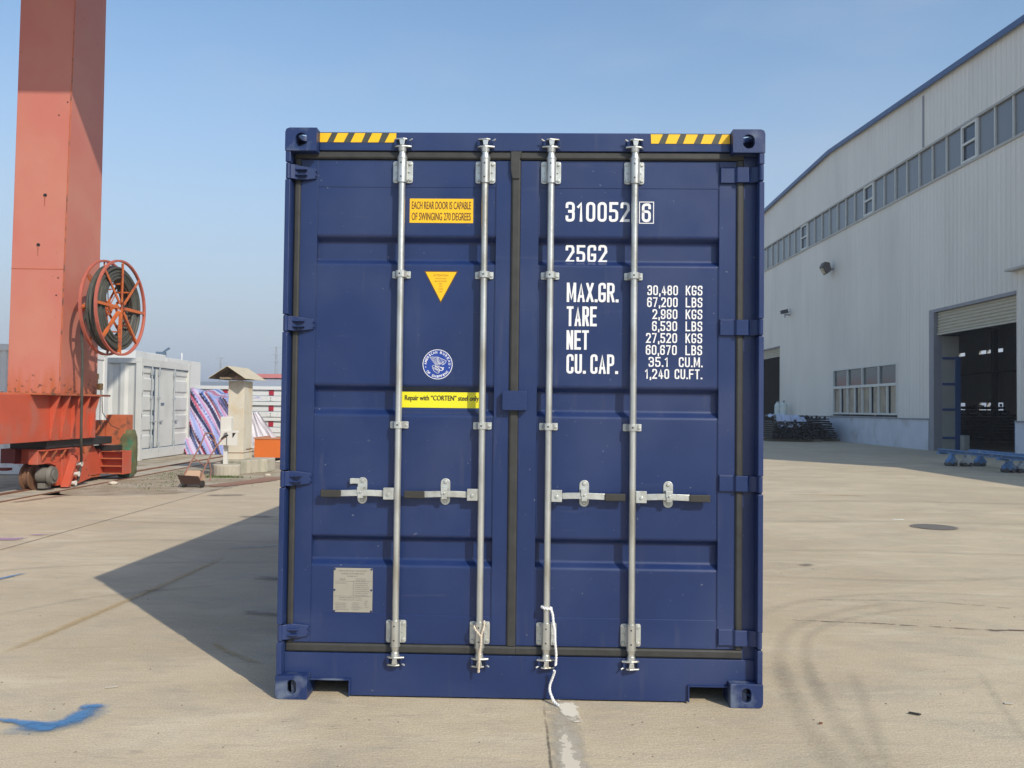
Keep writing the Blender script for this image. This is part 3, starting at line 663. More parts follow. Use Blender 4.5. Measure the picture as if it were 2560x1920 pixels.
# hazard tape on the header
def tape(x0, tops, bots, parent=hd):
    sc = 1/1618.; a = tops[0][0]; mb = MB(); zt, zb = 2.8865, 2.8385
    mb.box(x0, x0+(tops[-1][1]-a)*sc, .0588, .0596, zb-.001, zt+.002)
    st = mb.build('hazard_tape', M['stripe_dark'], parent)
    mb = MB()
    for (t0, t1), (b0, b1) in zip(tops, bots):
        P4 = [(x0+(b0-a)*sc, zb), (x0+(b1-a)*sc, zb), (x0+(t1-a)*sc, zt), (x0+(t0-a)*sc, zt)]
        mb.prism(P4, 'y', .0578, .0585)
    mb.build('hazard_stripes', M['yellow'], parent)
tape(-1.055, [(395, 495), (545, 635), (690, 777), (835, 918), (980, 1037)], [(395, 455), (510, 595), (653, 745), (797, 887), (940, 1033)])
tape(.650, [(1115, 1215), (1265, 1360), (1410, 1505), (1555, 1650), (1705, 1768)], [(1119, 1180), (1235, 1325), (1382, 1470), (1527, 1615), (1672, 1768)])

# stickers on the left door
mb = MB(); mb.box(-.587, -.258, .0838, .0846, 2.428, 2.554); st = mb.build('warning_sticker', M['yellow'], DL)
def sub_text(parent_door, name, m, items, bold=0):
    mb = MB()
    for it in items:
        for k in ((0,) if not bold else (-1, 0, 1)): font_text(it[0], mb, it[1]+k*bold, it[2]+k*bold, it[3]+k*bold*.5, it[4]+k*bold*.5, it[5]-.00012*k, offset=it[6] if len(it) > 6 else 0)
    return mb.build(name, m, parent_door)
sub_text(DL, 'sticker_text', M['stk_dark'], [('EACH REAR DOOR IS CAPABLE', -.576, -.270, 2.499, 2.539, .0832, .003), ('OF SWINGING 270 DEGREES', -.576, -.270, 2.441, 2.481, .0832, .003)], .0006)
mb = MB(); mb.prism([(-.508, 2.1785), (-.332, 2.1785), (-.420, 2.011)], 'y', .0840, .0846); mb.build('triangle_border', M['stk_dark'], DL)
mb = MB(); mb.prism([(-.500, 2.1735), (-.340, 2.1735), (-.420, 2.0215)], 'y', .0830, .0836); mb.build('triangle_sticker', M['yellow'], DL)
tx = []
for i, (s, w, h) in enumerate((('ATTENTION', .076, .0105), ('THIS CONTAINER', .056, .0062), ('MUST BE REPAIRED', .062, .0062), ('ONLY', .017, .0062), ('WITH', .017, .0062), ('CORTEN', .025, .0062), ('STEEL', .019, .0062))):
    z = 2.1505-(0 if i == 0 else .0135*i+.001); tx.append((s, -.421-w/2, -.421+w/2, z, z+h, .0826, .002))
sub_text(DL, 'sticker_text', mat('small_brown_ink', (.26, .11, .01), .5), tx)
mb = MB(); mb.prism(rrect(-.622, -.212, 1.4725, 1.5555, .004, 3), 'y', .1190, .1200); mb.build('steel_label', M['lemon'], DL)
sub_text(DL, 'label_text', M['stk_black'], [('Repair with \u201cCORTEN\u201d steel only', -.603, -.219, 1.5020, 1.5365, .1184, .008)], .0010)
# round classification seal
cx, cz, R0 = -.4315, 1.696, .0770
def ring(mb, r0, r1, y, n=64, m=0):
    vs = [(cx+r*math.cos(2*PI*i/n), y, cz+r*math.sin(2*PI*i/n)) for r in (r0, r1) for i in range(n)]
    mb.add(vs, [(i, (i+1) % n, (i+1) % n+n, i+n) for i in range(n)], m)
mb = MB(); mb.cyl((cx, .0846, cz), (cx, .0840, cz), R0, 64); mb.build('seal', M['seal_blue'], DL)
mb = MB(); ring(mb, R0-.0032, R0, .0836)
def arc_text(mb, s, a0, a1, r, h, flip=False):
    n = len(s)
    for i, c in enumerate(s):
        if c == ' ': continue
        a = rad(a0+(a1-a0)*i/(n-1)); th = a-PI/2 if not flip else a+PI/2
        px, pz = cx+r*math.cos(a), cz+r*math.sin(a); ct, stt = math.cos(th), math.sin(th)
        w = h*(.42 if c == 'I' else .80)
        Mx = Matrix(((ct, 0, -stt, px), (0, 1, 0, 0), (stt, 0, ct, pz), (0, 0, 0, 1)))
        font_text(c, mb, -w/2, w/2, -h/2, h/2, .0835, .018, M=Mx)
arc_text(mb, 'AMERICAN', 176, 97, .0625, .0125); arc_text(mb, 'BUREAU', 74, 2, .0625, .0125)
arc_text(mb, 'OF SHIPPING', 216, 322, .0625, .0125, True)
for a in (193, 345):
    px, pz = cx+.0625*math.cos(rad(a)), cz+.0625*math.sin(rad(a))
    mb.add([(px+.0038*(1 if k % 2 else .45)*math.cos(k*PI/5), .0835, pz+.0038*(1 if k % 2 else .45)*math.sin(k*PI/5)) for k in range(10)], [tuple(range(10))])
mb.build('seal_lettering', M['white_ink'], DL)
mb = MB(); k = 0
def E2(pts, w=.0016, closed=False):
    global k
    y = .0835-.00008*k; k += 1
    ribbon(mb, [(cx+px*.001, cz+pz*.001) for px, pz in pts], closed, w, lambda a, b: (a, y, b))
# swept wings, feathers, head, body and shield of the bird on the seal
E2([(-40, 34), (-30, 38), (-12, 37), (0, 38), (14, 32), (30, 25), (44, 20), (42, 10), (34, 2), (22, -4)], .0018)
for i in range(6): E2([(-38+i*7.0, 34+i*.5), (-30+i*6.2, 24), (-22+i*5.5, 12), (-12+i*4, 0+i*.5)], .0015)
for i in range(5): E2([(6+i*7, 33-i*4), (2+i*7, 18-i*3), (9+i*5, 6-i*2)], .0015)
E2([(2, 36), (0, 22), (6, 8), (14, 2), (6, -6)], .0018); E2([(-12, 0), (-2, -2), (8, 4), (20, 6), (34, 16)], .0016)
E2([(-28, -10), (-18, -4), (-8, -6), (-4, -14), (-14, -18), (-24, -16)], .0018, True); E2([(-26, -18), (-18, -34), (-4, -44), (6, -46)], .0018)
E2([(-22, -22), (-8, -26), (2, -34), (10, -44)], .0020); E2([(-14, -10), (2, -16), (12, -28), (8, -38)], .0030); E2([(-4, -8), (8, -12), (20, -18), (32, -16), (30, -26), (22, -32), (10, -30)], .0026)
E2([(16, -14), (26, -20), (24, -28)], .0034); E2([(-12, -22), (-2, -24), (6, -30)], .0034)
mb.build('seal_emblem', M['white_ink'], DL)
# data plate
mb = MB()
out = []
for px, pz, dx, dz in ((-.950, .422, 1, 1), (-.749, .422, -1, 1), (-.749, .647, -1, -1), (-.950, .647, 1, -1)):
    c = [(px+dx*.010, pz), (px+dx*.010, pz+dz*.006), (px+dx*.006, pz+dz*.010), (px, pz+dz*.010)]
    out += c if (dx*dz) < 0 else c[::-1]
q = []
mb.prism(rrect(-.950, -.749, .422, .647, .006, 3), 'y', .0815, .0828); mb.build('data_plate', M['plate'], DL, bevel=.0006)
mb = MB()
for x in (-.944, -.755):
    for z in (.428, .535, .641): mb.cyl((x, .0813, z), (x, .0790, z), .0052, 10)
mb.build_each('rivet', B, DL)
tx = [('APPROVED FOR TRANSPORT', -.926, -.776, .6290, .6350, .0810, .004), ('UNDER CUSTOMS SEAL', -.912, -.790, .6150, .6210, .0810, .004), ('CHINA/2011', -.88, -.826, .6020, .6075, .0810)]
def lines(x0, x1, z, n, dz, hgt):
    for i in range(n):
        s = ''.join(random.choice('ABCDEFGHIKLMNOPRSTU0123456789 ') for _ in range(int((x1-x0)/hgt*1.15)))
        xe = x1-random.random()*.018; tx.append((s, x0, xe, z-i*dz-hgt, z-i*dz, .0810))
lines(-.918, -.876, .594, 1, .008, .010); lines(-.940, -.875, .572, 1, .008, .0045); lines(-.836, -.775, .594, 2, .009, .0042)
lines(-.840, -.760, .572, 7, .0105, .0045); lines(-.920, -.800, .498, 2, .011, .0055)
lines(-.938, -.868, .470, 5, .0082, .004); lines(-.855, -.800, .472, 5, .0084, .004); lines(-.788, -.762, .480, 4, .010, .004)
sub_text(DL, 'plate_text', M['plate_ink'], tx)
mb = MB(); mb.box(-.8485, -.8472, .0806, .0812, .505, .580); mb.box(-.946, -.753, .0806, .0812, .5790, .5798); mb.box(-.946, -.753, .0806, .0812, .5035, .5043); mb.build('plate_lines', M['plate_ink'], DL)

# white markings on the right door
yp = .0838
def marking(name, items):
    mb = MB()
    for s, x0, x1, z0, z1, wt, y in items: letters(mb, s, x0, x1, z0, z1, y, wt, gap=.16 if 'headings' in name else .25)
    return mb.build(name, M['white_ink'], DR)
marking('serial_number', [('310052', .219, .548, 2.4395, 2.5415, .135, yp), ])
marking('check_digit', [('6', .6105, .6570, 2.4395, 2.5365, .14, yp)])
mb = MB(); ribbon(mb, [(.5985, 2.4335), (.6705, 2.4335), (.6705, 2.5430), (.5985, 2.5430)], True, .0042, lambda a, b: (a, yp, b)); mb.build('check_digit_box', M['white_ink'], DR)
# the size code runs over the fold above the pressed rib
marking('size_code', [('25G2', .222, .437, 2.2330, 2.3262, .145, .1198)])
marking('weight_headings', [('MAX.GR.', .229, .492, 2.024, 2.124, .128, yp), ('TARE', .230, .384, 1.900, 2.002, .128, yp), ('NET', .230, .344, 1.779, 1.879, .128, yp), ('CU. CAP.', .231, .492, 1.656, 1.756, .128, yp)])
rows = [('30,480', .642, .798, 'KGS'), ('67,200', .641, .797, 'LBS'), ('2,960', .669, .796, 'KGS'), ('6,530', .667, .795, 'LBS'), ('27,520', .637, .795, 'KGS'), ('60,670', .636, .794, 'LBS'), ('35.1', .651, .753, 'CU.M.'), ('1,240', .633, .756, 'CU.FT.')]
it = []
for i, (a, x0, x1, u) in enumerate(rows):
    z = 2.063-.0613*i; it.append((a, x0, x1, z, z+.0505, .138, yp))
    ux0, ux1 = {'CU.M.': (.805, .926), 'CU.FT.': (.784, .924)}.get(u, (.838, .923)); it.append((u, ux0, ux1, z, z+.0505, .138, yp))
marking('weight_figures', it)

# ropes on the rods
CTM = Matrix.Translation((.0598, 4.4312, 0)) @ Matrix.Rotation(-.0268, 4, 'Z')
def smooth_path(pts, n=8):
    P = [Vector(p) for p in pts]; P = [P[0]]+P+[P[-1]]; out = []
    for i in range(1, len(P)-2):
        for j in range(n):
            t = j/n; a, b, c, d = P[i-1:i+3]
            out.append(.5*((2*b)+(c-a)*t+(2*a-5*b+4*c-d)*t*t+(3*b-a-3*c+d)*t**3))
    out.append(P[-2]); return out
def rope(name, strands, r, m, label):
    mb = MB()
    for pts in strands:
        q = [CTM @ p for p in smooth_path(pts)]
        # two twisted plies
        for ph in (0, PI):
            w = []
            L = 0
            for i, p in enumerate(q):
                if i: L += (q[i]-q[i-1]).length
                d = (q[min(i+1, len(q)-1)]-q[max(0, i-1)]).normalized(); a = d.cross(Vector((0, 1, .01))).normalized(); b = d.cross(a)
                th = L*420*.5+ph; w.append(p+(a*math.cos(th)+b*math.sin(th))*r*.42)
            mb.tube(w, r*.72, 8)
    return tag(mb.build(name, m, smooth=True), label, 'rope')
x3 = .142
loop = [(x3+.024*math.cos(t), .045+.024*math.sin(t), .470-.004*math.cos(t)) for t in [2*PI*i/12 for i in range(13)]]
rope('rope', [loop, [(x3+.022, .024, .466), (x3+.030, .018, .44), (x3+.034, .016, .40), (x3+.041, .012, .36), (x3+.043, .010, .31), (x3+.049, .010, .25), (x3+.048, .014, .205), (x3+.046, .012, .19)],
      [(x3+.042, .012, .166), (x3+.040, .020, .15), (x3+.030, .030, .118), (x3+.020, .036, .085), (x3+.020, .030, .058), (x3+.030, .012, .036), (x3+.045, -.012, .014), (x3+.064, -.036, .009)],
      [(x3+.028, .014, .036), (x3+.040, -.008, .018), (x3+.060, -.030, .009)]], .0064, M['rope_w'],
     'white rope knotted round the rod right of the door seam, its end on the ground')
x2 = -.1965
rope('rope', [[(x2+.023, .030, .402), (x2+.026, .018, .385), (x2+.020, .012, .360), (x2+.012, .010, .335), (x2+.010, .012, .29), (x2+.002, .010, .24), (x2+.000, .012, .19), (x2-.002, .014, .148)],
              [(x2-.027, .030, .375), (x2-.018, .014, .362), (x2-.004, .010, .345), (x2+.010, .008, .325), (x2+.008, .010, .27), (x2+.002, .008, .20), (x2+.001, .012, .150)]], .0052, M['rope_t'],
     'tan rope looped over the lower bracket of the rod left of the door seam')

# ================================================================== WAREHOUSE
WX = 16.55; WY0, WY1 = 15.6, 75.0; RIDGE = 45.25
def roof_z(y): return 14.88-abs(y-RIDGE)*.0427
def clad_mat(name, col, rough=.55, freq=3.4, axis=1, dirt=(.30, .28, .24)):
    m = mat(name, col, rough, var=.04, vscale=.6, stretch=(1, 1, .35), col2=tuple(c*.86 for c in col), thr=(.45, .75), cscale=.35)
    t = m.node_tree; N = t.nodes; L = t.links; b = N['Principled BSDF']
    tc = N.new('ShaderNodeTexCoord'); sp = N.new('ShaderNodeSeparateXYZ'); L.new(tc.outputs['Object'], sp.inputs[0])
    a = N.new('ShaderNodeMath'); a.operation = 'MULTIPLY'; a.inputs[1].default_value = freq*2*PI; L.new(sp.outputs[axis], a.inputs[0])
    s = N.new('ShaderNodeMath'); s.operation = 'SINE'; L.new(a.outputs[0], s.inputs[0])
    bp = N.new('ShaderNodeBump'); bp.inputs['Strength'].default_value = 1; bp.inputs['Distance'].default_value = .022
    pw = N.new('ShaderNodeMapRange'); pw.inputs['From Min'].default_value = .45; pw.inputs['From Max'].default_value = .85; L.new(s.outputs[0], pw.inputs[0]); L.new(pw.outputs[0], bp.inputs['Height'])
    src = b.inputs['Base Color'].links[0].from_socket   # rain streaks and grime lines on the sheets
    mp = N.new('ShaderNodeMapping'); mp.inputs['Scale'].default_value = (1, 1, .06); L.new(tc.outputs['Object'], mp.inputs[0]); q = N.new('ShaderNodeTexNoise'); q.inputs['Scale'].default_value = 3.0; q.inputs['Detail'].default_value = 8; L.new(mp.outputs[0], q.inputs[0])
    r = N.new('ShaderNodeMapRange'); r.inputs['From Min'].default_value = .50; r.inputs['From Max'].default_value = .75; r.inputs['To Max'].default_value = .26; L.new(q.outputs[0], r.inputs[0])
    x = N.new('ShaderNodeMix'); x.data_type = 'RGBA'; L.new(r.outputs[0], x.inputs[0]); L.new(src, x.inputs[6]); x.inputs[7].default_value = (*[c*.72 for c in col], 1); L.new(x.outputs[2], b.inputs['Base Color']); L.new(bp.outputs[0], b.inputs['Normal'])
    return m
M['clad'] = clad_mat('wall_cladding', (.80, .765, .68))
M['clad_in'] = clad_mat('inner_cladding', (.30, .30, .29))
M['plinth'] = mat('white_washed_plinth', (.60, .63, .68), .8, var=.08, vscale=1.5, col2=(.42, .42, .41), thr=(.55, .75), cscale=.8, bump=.2)
M['trim_blue'] = mat('blue_trim', (.035, .085, .22), .45)
M['trim_w'] = mat('window_frame_white', (.66, .67, .62), .5, var=.05)
M['jamb'] = mat('grey_flashing', (.26, .26, .28), .55, var=.08)
M['roofm'] = clad_mat('roof_sheet', (.45, .46, .47))
def glass_mat(name, tint, rough=.06):
    m = bpy.data.materials.new(name); m.use_nodes = True; N = m.node_tree.nodes; b = N['Principled BSDF']
    b.inputs['Base Color'].default_value = (*tint, 1); b.inputs['Roughness'].default_value = rough; b.inputs['Specular IOR Level'].default_value = .55
    return m
M['glass'] = glass_mat('dusty_window_glass', (.045, .058, .085), .12)
M['glass2'] = glass_mat('dusty_window_glass_light', (.16, .17, .18), .25)
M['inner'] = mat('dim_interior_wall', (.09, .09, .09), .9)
WH = empty('warehouse', (WX, WY0, 0), 0, 'long pale grey metal-clad warehouse with a ribbon of windows and open roller doors', 'warehouse')
def wpart(mb, name, m, parent=None, **k):
    o = mb.build(name, m, parent or WH, **k)
    if (parent or WH) is WH: o.location = (-WX, -WY0, 0)
    return o
D1 = (28.62, 34.55, 5.5); D2 = (53.75, 59.7, 5.46); WIN = (37.45, 44.85, 1.33, 3.60); STR = (10.54, 12.04, 20.0, 70.0)
# wall as cells around its openings
def holes_wall(mb, x, y0, y1, ztop, holes, zcuts, t=.18):
    ysx = sorted({y0, y1, RIDGE if y0 < RIDGE < y1 else y0} | {h[0] for h in holes} | {h[1] for h in holes})
    for a, b in zip(ysx[:-1], ysx[1:]):
        zs = sorted({zcuts} | {h[2] for h in holes} | {h[3] for h in holes})
        mid = (a+b)/2; segs = []; z = zcuts
        hs = sorted([(h[2], h[3]) for h in holes if h[0] <= mid <= h[1]])
        for h0, h1 in hs:
            if h0 > z: segs.append((z, h0, False))
            z = max(z, h1)
        segs.append((z, None, True))
        for s0, s1, top in segs:
            za, zb = (ztop(a), ztop(b)) if top else (s1, s1)
            vs = [(x, a, s0), (x, b, s0), (x, b, zb), (x, a, za), (x+t, a, s0), (x+t, b, s0), (x+t, b, zb), (x+t, a, za)]
            mb.add(vs, [(0, 1, 2, 3), (7, 6, 5, 4), (0, 4, 5, 1), (3, 2, 6, 7), (0, 3, 7, 4), (1, 5, 6, 2)])
mb = MB(); holes_wall(mb, WX, WY0, WY1, roof_z, [(D1[0], D1[1], 1.2, D1[2]), (D2[0], D2[1], 1.2, D2[2]), (WIN[0], WIN[1], 1.2, WIN[3]), (STR[2], STR[3], STR[0], STR[1])], 1.2)
wpart(mb, 'wall', M['clad'])
mb = MB()
for a, b in ((WY0, D1[0]), (D1[1]-.0+.02, D2[0]), (D2[1], WY1)): mb.box(WX-.06, WX+.2, a, b, 0, 1.19)
pl = wpart(mb, 'plinth', M['plinth'])
mb = MB()
for a, b in ((WY0, D1[0]-.02), (D1[1]+.04, WIN[0]-.1), (WIN[0]-.06, WIN[1]+.1), (WIN[1]+.14, D2[0]), (D2[1], WY1)): mb.box(WX-.10, WX-.002, a, b, 1.192, 1.245+.03*(a > 37 and a < 38))
wpart(mb, 'drip_ledge', M['jamb'])
# far wall, ends, roof
FX = 35.0
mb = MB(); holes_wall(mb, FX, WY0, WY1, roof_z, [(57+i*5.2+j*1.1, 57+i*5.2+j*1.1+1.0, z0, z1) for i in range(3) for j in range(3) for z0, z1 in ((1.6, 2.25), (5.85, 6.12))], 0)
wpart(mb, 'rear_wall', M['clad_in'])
for y in (WY0, WY1-.18):
    mb = MB(); mb.box(WX+.19, FX-.01, y, y+.18, 0, roof_z(WY0)-.05); wpart(mb, 'end_wall', M['clad'])
for ya, yb in ((WY0-.1, RIDGE), (RIDGE, WY1+.1)):
    mb = MB(); vs = []
    for x in (WX-.10, FX+.3):
        for dz in (.02, .14): vs += [(x, ya, roof_z(ya)+dz), (x, yb, roof_z(yb)+dz)]
    mb.add(vs, [(0, 1, 3, 2), (4, 6, 7, 5), (0, 4, 5, 1), (2, 3, 7, 6), (0, 2, 6, 4), (1, 5, 7, 3)]); rf = wpart(mb, 'roof', M['roofm'])
mb = MB()
for ya, yb in ((WY0-.1, RIDGE), (RIDGE, WY1+.1)):
    vs = []
    for x in (WX-.20, WX-.102):
        for dz in (-.07, .13): vs += [(x, ya, roof_z(ya)+dz), (x, yb, roof_z(yb)+dz)]
    mb.add(vs, [(0, 1, 3, 2), (4, 6, 7, 5), (0, 4, 5, 1), (2, 3, 7, 6), (0, 2, 6, 4), (1, 5, 7, 3)])
wpart(mb, 'roof_trim', M['trim_blue'])
mb = MB(); mb.box(WX-.022, WX-.001, 34.98, 35.12, 12.13, roof_z(35)-.22); wpart(mb, 'wall_joint', M['jamb'])
# window ribbon: each light a part, its glass a sub-part
pitch = 1.112; y0 = 30.97-pitch*9
n = int((STR[3]-y0)/pitch)
mb = MB(); mb.box(WX-.05, WX+.03, STR[2], STR[3], STR[1]-.05, STR[1]+.03); mb.box(WX-.05, WX+.03, STR[2], STR[3], STR[0]-.05, STR[0]+.05); wpart(mb, 'window_rail', mat('window_rail_grey', (.44, .43, .39), .6, var=.1, vscale=3))
proto = {}
for i in range(n):
    y = y0+i*pitch
    if y < STR[2] or y+pitch > STR[3] or y < 24 or y > 60: continue
    sash = (i-9) % 8 == 0
    if sash not in proto:
        mb = MB(); w = .075 if sash else .045
        mb.box(-.02, .045, -w/2, w/2, .051, 1.449)
        if sash:
            mb.box(-.035, .03, .04, .115, .051, 1.449); mb.box(-.035, .03, pitch-.115, pitch-.03, .051, 1.449)
            for z in (.051, .70, 1.36): mb.box(-.033, .028, .116, pitch-.116, z, z+.085)
        f = mb.build('window', M['trim_w'], WH)
        mb = MB(); mb.box(.046, .052, w/2+.001, pitch-w/2-.002, .052, 1.448); g = mb.build('pane', M['glass'], f)
        proto[sash] = (f, g)
    else:
        f0, g0 = proto[sash]; f = f0.copy(); COL.objects.link(f); g = g0.copy(); COL.objects.link(g); g.parent = f
    f.location = (0, y-WY0, STR[0])
    if (i % 7 == 3) and not sash: g.data = g.data.copy(); g.data.materials[0] = M['glass2']
# ground floor window
mb = MB(); a, b, z0, z1 = WIN
for y in (a, b-.08): mb.box(WX-.03, WX+.06, y, y+.08, z0+.02, z1)
mb.box(WX-.03, WX+.06, a+.081, b-.081, z1-.07, z1); mb.box(WX-.03, WX+.06, a+.081, b-.081, z0+.02, z0+.10); mb.box(WX-.035, WX+.06, a+.081, b-.081, 2.62, 2.74)
cols = [a+.08+(b-a-.16)*k/4 for k in range(5)]
for c in cols[1:4]:
    mb.box(WX-.028, WX+.058, c-.04, c+.04, z0+.101, 2.619); mb.box(WX-.028, WX+.058, c-.04, c+.04, 2.741, z1-.071)
for c0, c1 in zip(cols[:-1], cols[1:]): mb.box(WX-.02, WX+.05, (c0+c1)/2-.05, (c0+c1)/2+.05, z0+.101, 2.619)
fr = wpart(mb, 'window', M['trim_w'])
M['glass3'] = glass_mat('reflecting_window_glass', (.10, .10, .09), .02); M['glass3'].node_tree.nodes['Principled BSDF'].inputs['Specular IOR Level'].default_value = 1.0
M['glass3'].node_tree.nodes['Principled BSDF'].inputs['IOR'].default_value = 1.9
M['glass3'] = glass_mat('greenish_window_glass', (.075, .10, .095), .10); M['tan_reflection'] = mat('tan_reflection_pane', (.40, .34, .235), .45, var=.12, vscale=1.4, col2=(.26, .22, .17), thr=(.5, .62), cscale=1.2)  # lower panes: the tan reflection is painted into their base colour
mb = MB(); mb.box(WX+.062, WX+.068, a+.01, b-.01, 2.70, z1-.01); g = mb.build('pane', M['glass3'], fr)
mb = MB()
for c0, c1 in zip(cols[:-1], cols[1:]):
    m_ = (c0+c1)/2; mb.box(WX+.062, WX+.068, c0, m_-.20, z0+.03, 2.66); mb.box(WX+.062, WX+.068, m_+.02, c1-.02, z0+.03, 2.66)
mb.build('pane', M['tan_reflection'], fr); mb = MB(); mb.box(WX+.09, WX+.10, a+.01, b-.01, z0+.03, 2.69); mb.build('pane', M['glass'], fr)
# door openings
M['shutter'] = mat('cream_shutter', (.50, .47, .37), .6, var=.06, vscale=5)
def shutter(y0, y1, z0, z1):
    mb = MB(); prof = []
    n = int((z1-z0)/.115)
    for i in range(n+1):
        z = z0+(z1-z0)*i/n; prof += [(WX+.14, z), (WX+.10, z+.25*(z1-z0)/n), (WX+.10, z+.6*(z1-z0)/n), (WX+.15, z+.75*(z1-z0)/n)] if i < n else [(WX+.14, z)]
    vs = [(x, y0, z) for x, z in prof]+[(x, y1, z) for x, z in prof]; k = len(prof)
    mb.add(vs, [(i, i+1, i+1+k, i+k) for i in range(k-1)]); mb.box(WX+.08, WX+.17, y0, y1, z0-.07, z0-.005)
    return wpart(mb, 'roller_shutter', M['shutter'])
shutter(D1[0]+.02, D1[1]-.42, 4.56, 5.40); shutter(D2[0]+.02, D2[1]-.1, 4.9, 5.38)
mb = MB(); mb.box(WX-.03, WX+.30, D1[1]-.38, D1[1]-.002, 0, D1[2]-.12); mb.box(WX-.03, WX+.30, D1[0], D1[1]-.002, D1[2]-.118, D1[2]-.001); wpart(mb, 'door_surround', M['jamb'])
mb = MB(); mb.box(WX-.03, WX+.26, D2[0], D2[1], D2[2]-.08, D2[2]-.001); wpart(mb, 'door_surround', M['jamb'])
mb = MB(); mb.box(WX+.19, WX+.34, D1[0]-.16, D1[0]-.01, 0, D1[2]); mb.box(WX-.02, WX+.18, D1[0]+.001, D1[0]+.10, 0, 1.2); mb.box(WX-.02, WX+.14, D1[0]+.12-.12, D1[0]+.001+.0, 1.201, 1.202); wpart(mb, 'door_post', M['trim_blue'])
mb = MB(); mb.box(WX+.301, WX+.95, 34.16, 34.20, .02, 4.46); dl = wpart(mb, 'door_leaf', mat('door_leaf_grey', (.34, .34, .30), .6, var=.06))
mb = MB()
for z in (.51, 1.61, 2.60, 3.60): mb.box(WX+.302, WX+.79, 34.12, 34.158, z-.05, z+.04)
mb.box(WX+.792, WX+.98, 34.08, 34.158, .01, 3.66); mb.build('leaf_frame', M['trim_blue'], dl)
mb = MB(); mb.box(WX-.30, WX-.002, 20, 28.8, 6.13, 6.20); wpart(mb, 'canopy', mat('canopy_edge', (.46, .44, .40), .6))
# inside: floor is the ground; steel columns, crane beam and stored steel
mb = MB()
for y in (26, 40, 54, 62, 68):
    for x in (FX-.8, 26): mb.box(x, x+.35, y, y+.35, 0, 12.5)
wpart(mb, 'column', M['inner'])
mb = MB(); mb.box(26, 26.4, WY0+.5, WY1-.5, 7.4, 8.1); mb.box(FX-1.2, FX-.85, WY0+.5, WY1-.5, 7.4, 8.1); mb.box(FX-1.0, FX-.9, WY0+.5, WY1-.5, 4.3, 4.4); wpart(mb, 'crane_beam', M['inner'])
# lower annex whose shadow edge falls on the yard (beyond the right edge of the view)
AN = MB(); AN.box(WX, FX, -8, WY0-.12, 0, 7.56); tag(AN.build('annex_building', M['clad']), 'lower grey annex joined to the near end of the warehouse', 'building')

def floodlight(name, loc, s, label):
    t = empty(name, loc, 0, label, 'floodlight')
    mb = MB(); mb.prism([(-.10*s, -.30*s), (-.34*s, .10*s), (-.22*s, .34*s), (.04*s, .30*s), (.14*s, -.10*s)], 'y', -.26*s, .26*s); mb.build('housing', mat('floodlight_brown', (.10, .085, .075), .6), t, bevel=.02)
    Mx = Matrix.Translation((-.235*s, 0, -.11*s)) @ Matrix.Rotation(rad(-31), 4, 'Y')
    mb = MB(); mb.box(-.012, 0, -.19*s, .19*s, -.16*s, .16*s, M=Mx); mb.build('lamp_glass', mat('lamp_glass_cream', (.42, .38, .28), .3), t)
    mb = MB(); mb.box(.0, WX-loc[0]+.002, -.04, .04, -.05, .03); mb.build('bracket', M['jamb'], t)
    return t
floodlight('floodlight', (WX-.30, 44.9, 8.78), .98, 'brown box floodlight on the warehouse wall above the ground floor window')
t = empty('wall_camera', (WX-.3, 51.8, 7.28), 0, 'small dark camera on a bracket high on the warehouse wall', 'camera')
mb = MB(); mb.prism([(-.2, -.08), (-.24, .12), (.1, .2), (.16, -.02)], 'y', -.2, .2); mb.build('camera_body', M['inner'], t, bevel=.01)
mb = MB(); mb.box(-.03, .31, -.04, .04, -.16, -.09); mb.cyl((0, 0, -.3), (0, 0, -.09), .03, 8); mb.build('bracket', M['jamb'], t)

# bundles of steel by the wall
M['blacksteel'] = mat('black_steel_bars', (.014, .013, .015), .6, metal=.1, var=.4, vscale=9, col2=(.03, .022, .025), thr=(.5, .6), cscale=5)
M['wood'] = mat('pallet_wood', (.24, .19, .13), .85, var=.2, vscale=10)
M['plastic'] = mat('pale_blue_wrap', (.50, .56, .70), .6, var=.10, vscale=3)
def steel_stack(loc, lx, ly, hz, seed, label, lean=0):
    rnd = random.Random(seed); t = empty('steel_stack', loc, 0, label, 'steel parts', 'steel stacks by the warehouse wall')
    mb = MB(); nz = 9
    for k in range(nz):
        z = .14+hz*k/nz; sh = lean*k/nz
        wx = lx*(1-.28*(k/nz)**2)
        for j in range(11):
            x0 = -wx/2+wx*j/11+rnd.uniform(-.03, .03)+sh
            Mx = Matrix.Rotation(rnd.uniform(-.05, .05), 4, 'Z')
            mb.box(x0, x0+wx/11*.8, -ly/2+rnd.uniform(-.15, .15), ly/2+rnd.uniform(-.15, .15), z+rnd.uniform(-.01, .02), z+hz/nz*.72, M=Mx)
    for j in range(16): x = rnd.uniform(-lx/2.4, lx/2.6)+lean; y = rnd.uniform(-ly/2, ly/2); mb.box(x, x+.10, y, y+.08, .1+hz, .1+hz+rnd.uniform(.05, .16))
    mb.build('bars', M['blacksteel'], t)
    mb = MB()
    for y in (-ly/3, 0, ly/3): mb.box(-lx/2-.1, lx/2+.35, y-.05, y+.05, 0, .10)
    mb.build('pallet', M['wood'], t)
    return t
steel_stack((13.75, 43.6, 0), 2.2, 2.6, .86, 3, 'black steel parts stacked on timbers under a pale blue plastic sheet')
steel_stack((15.45, 44.6, 0), 1.7, 2.4, 1.02, 5, 'leaning heap of black steel brackets on timbers below the warehouse window', lean=-.35)
mb = MB(); rnd = random.Random(4); nx_, ny_ = 15, 11; vs = []
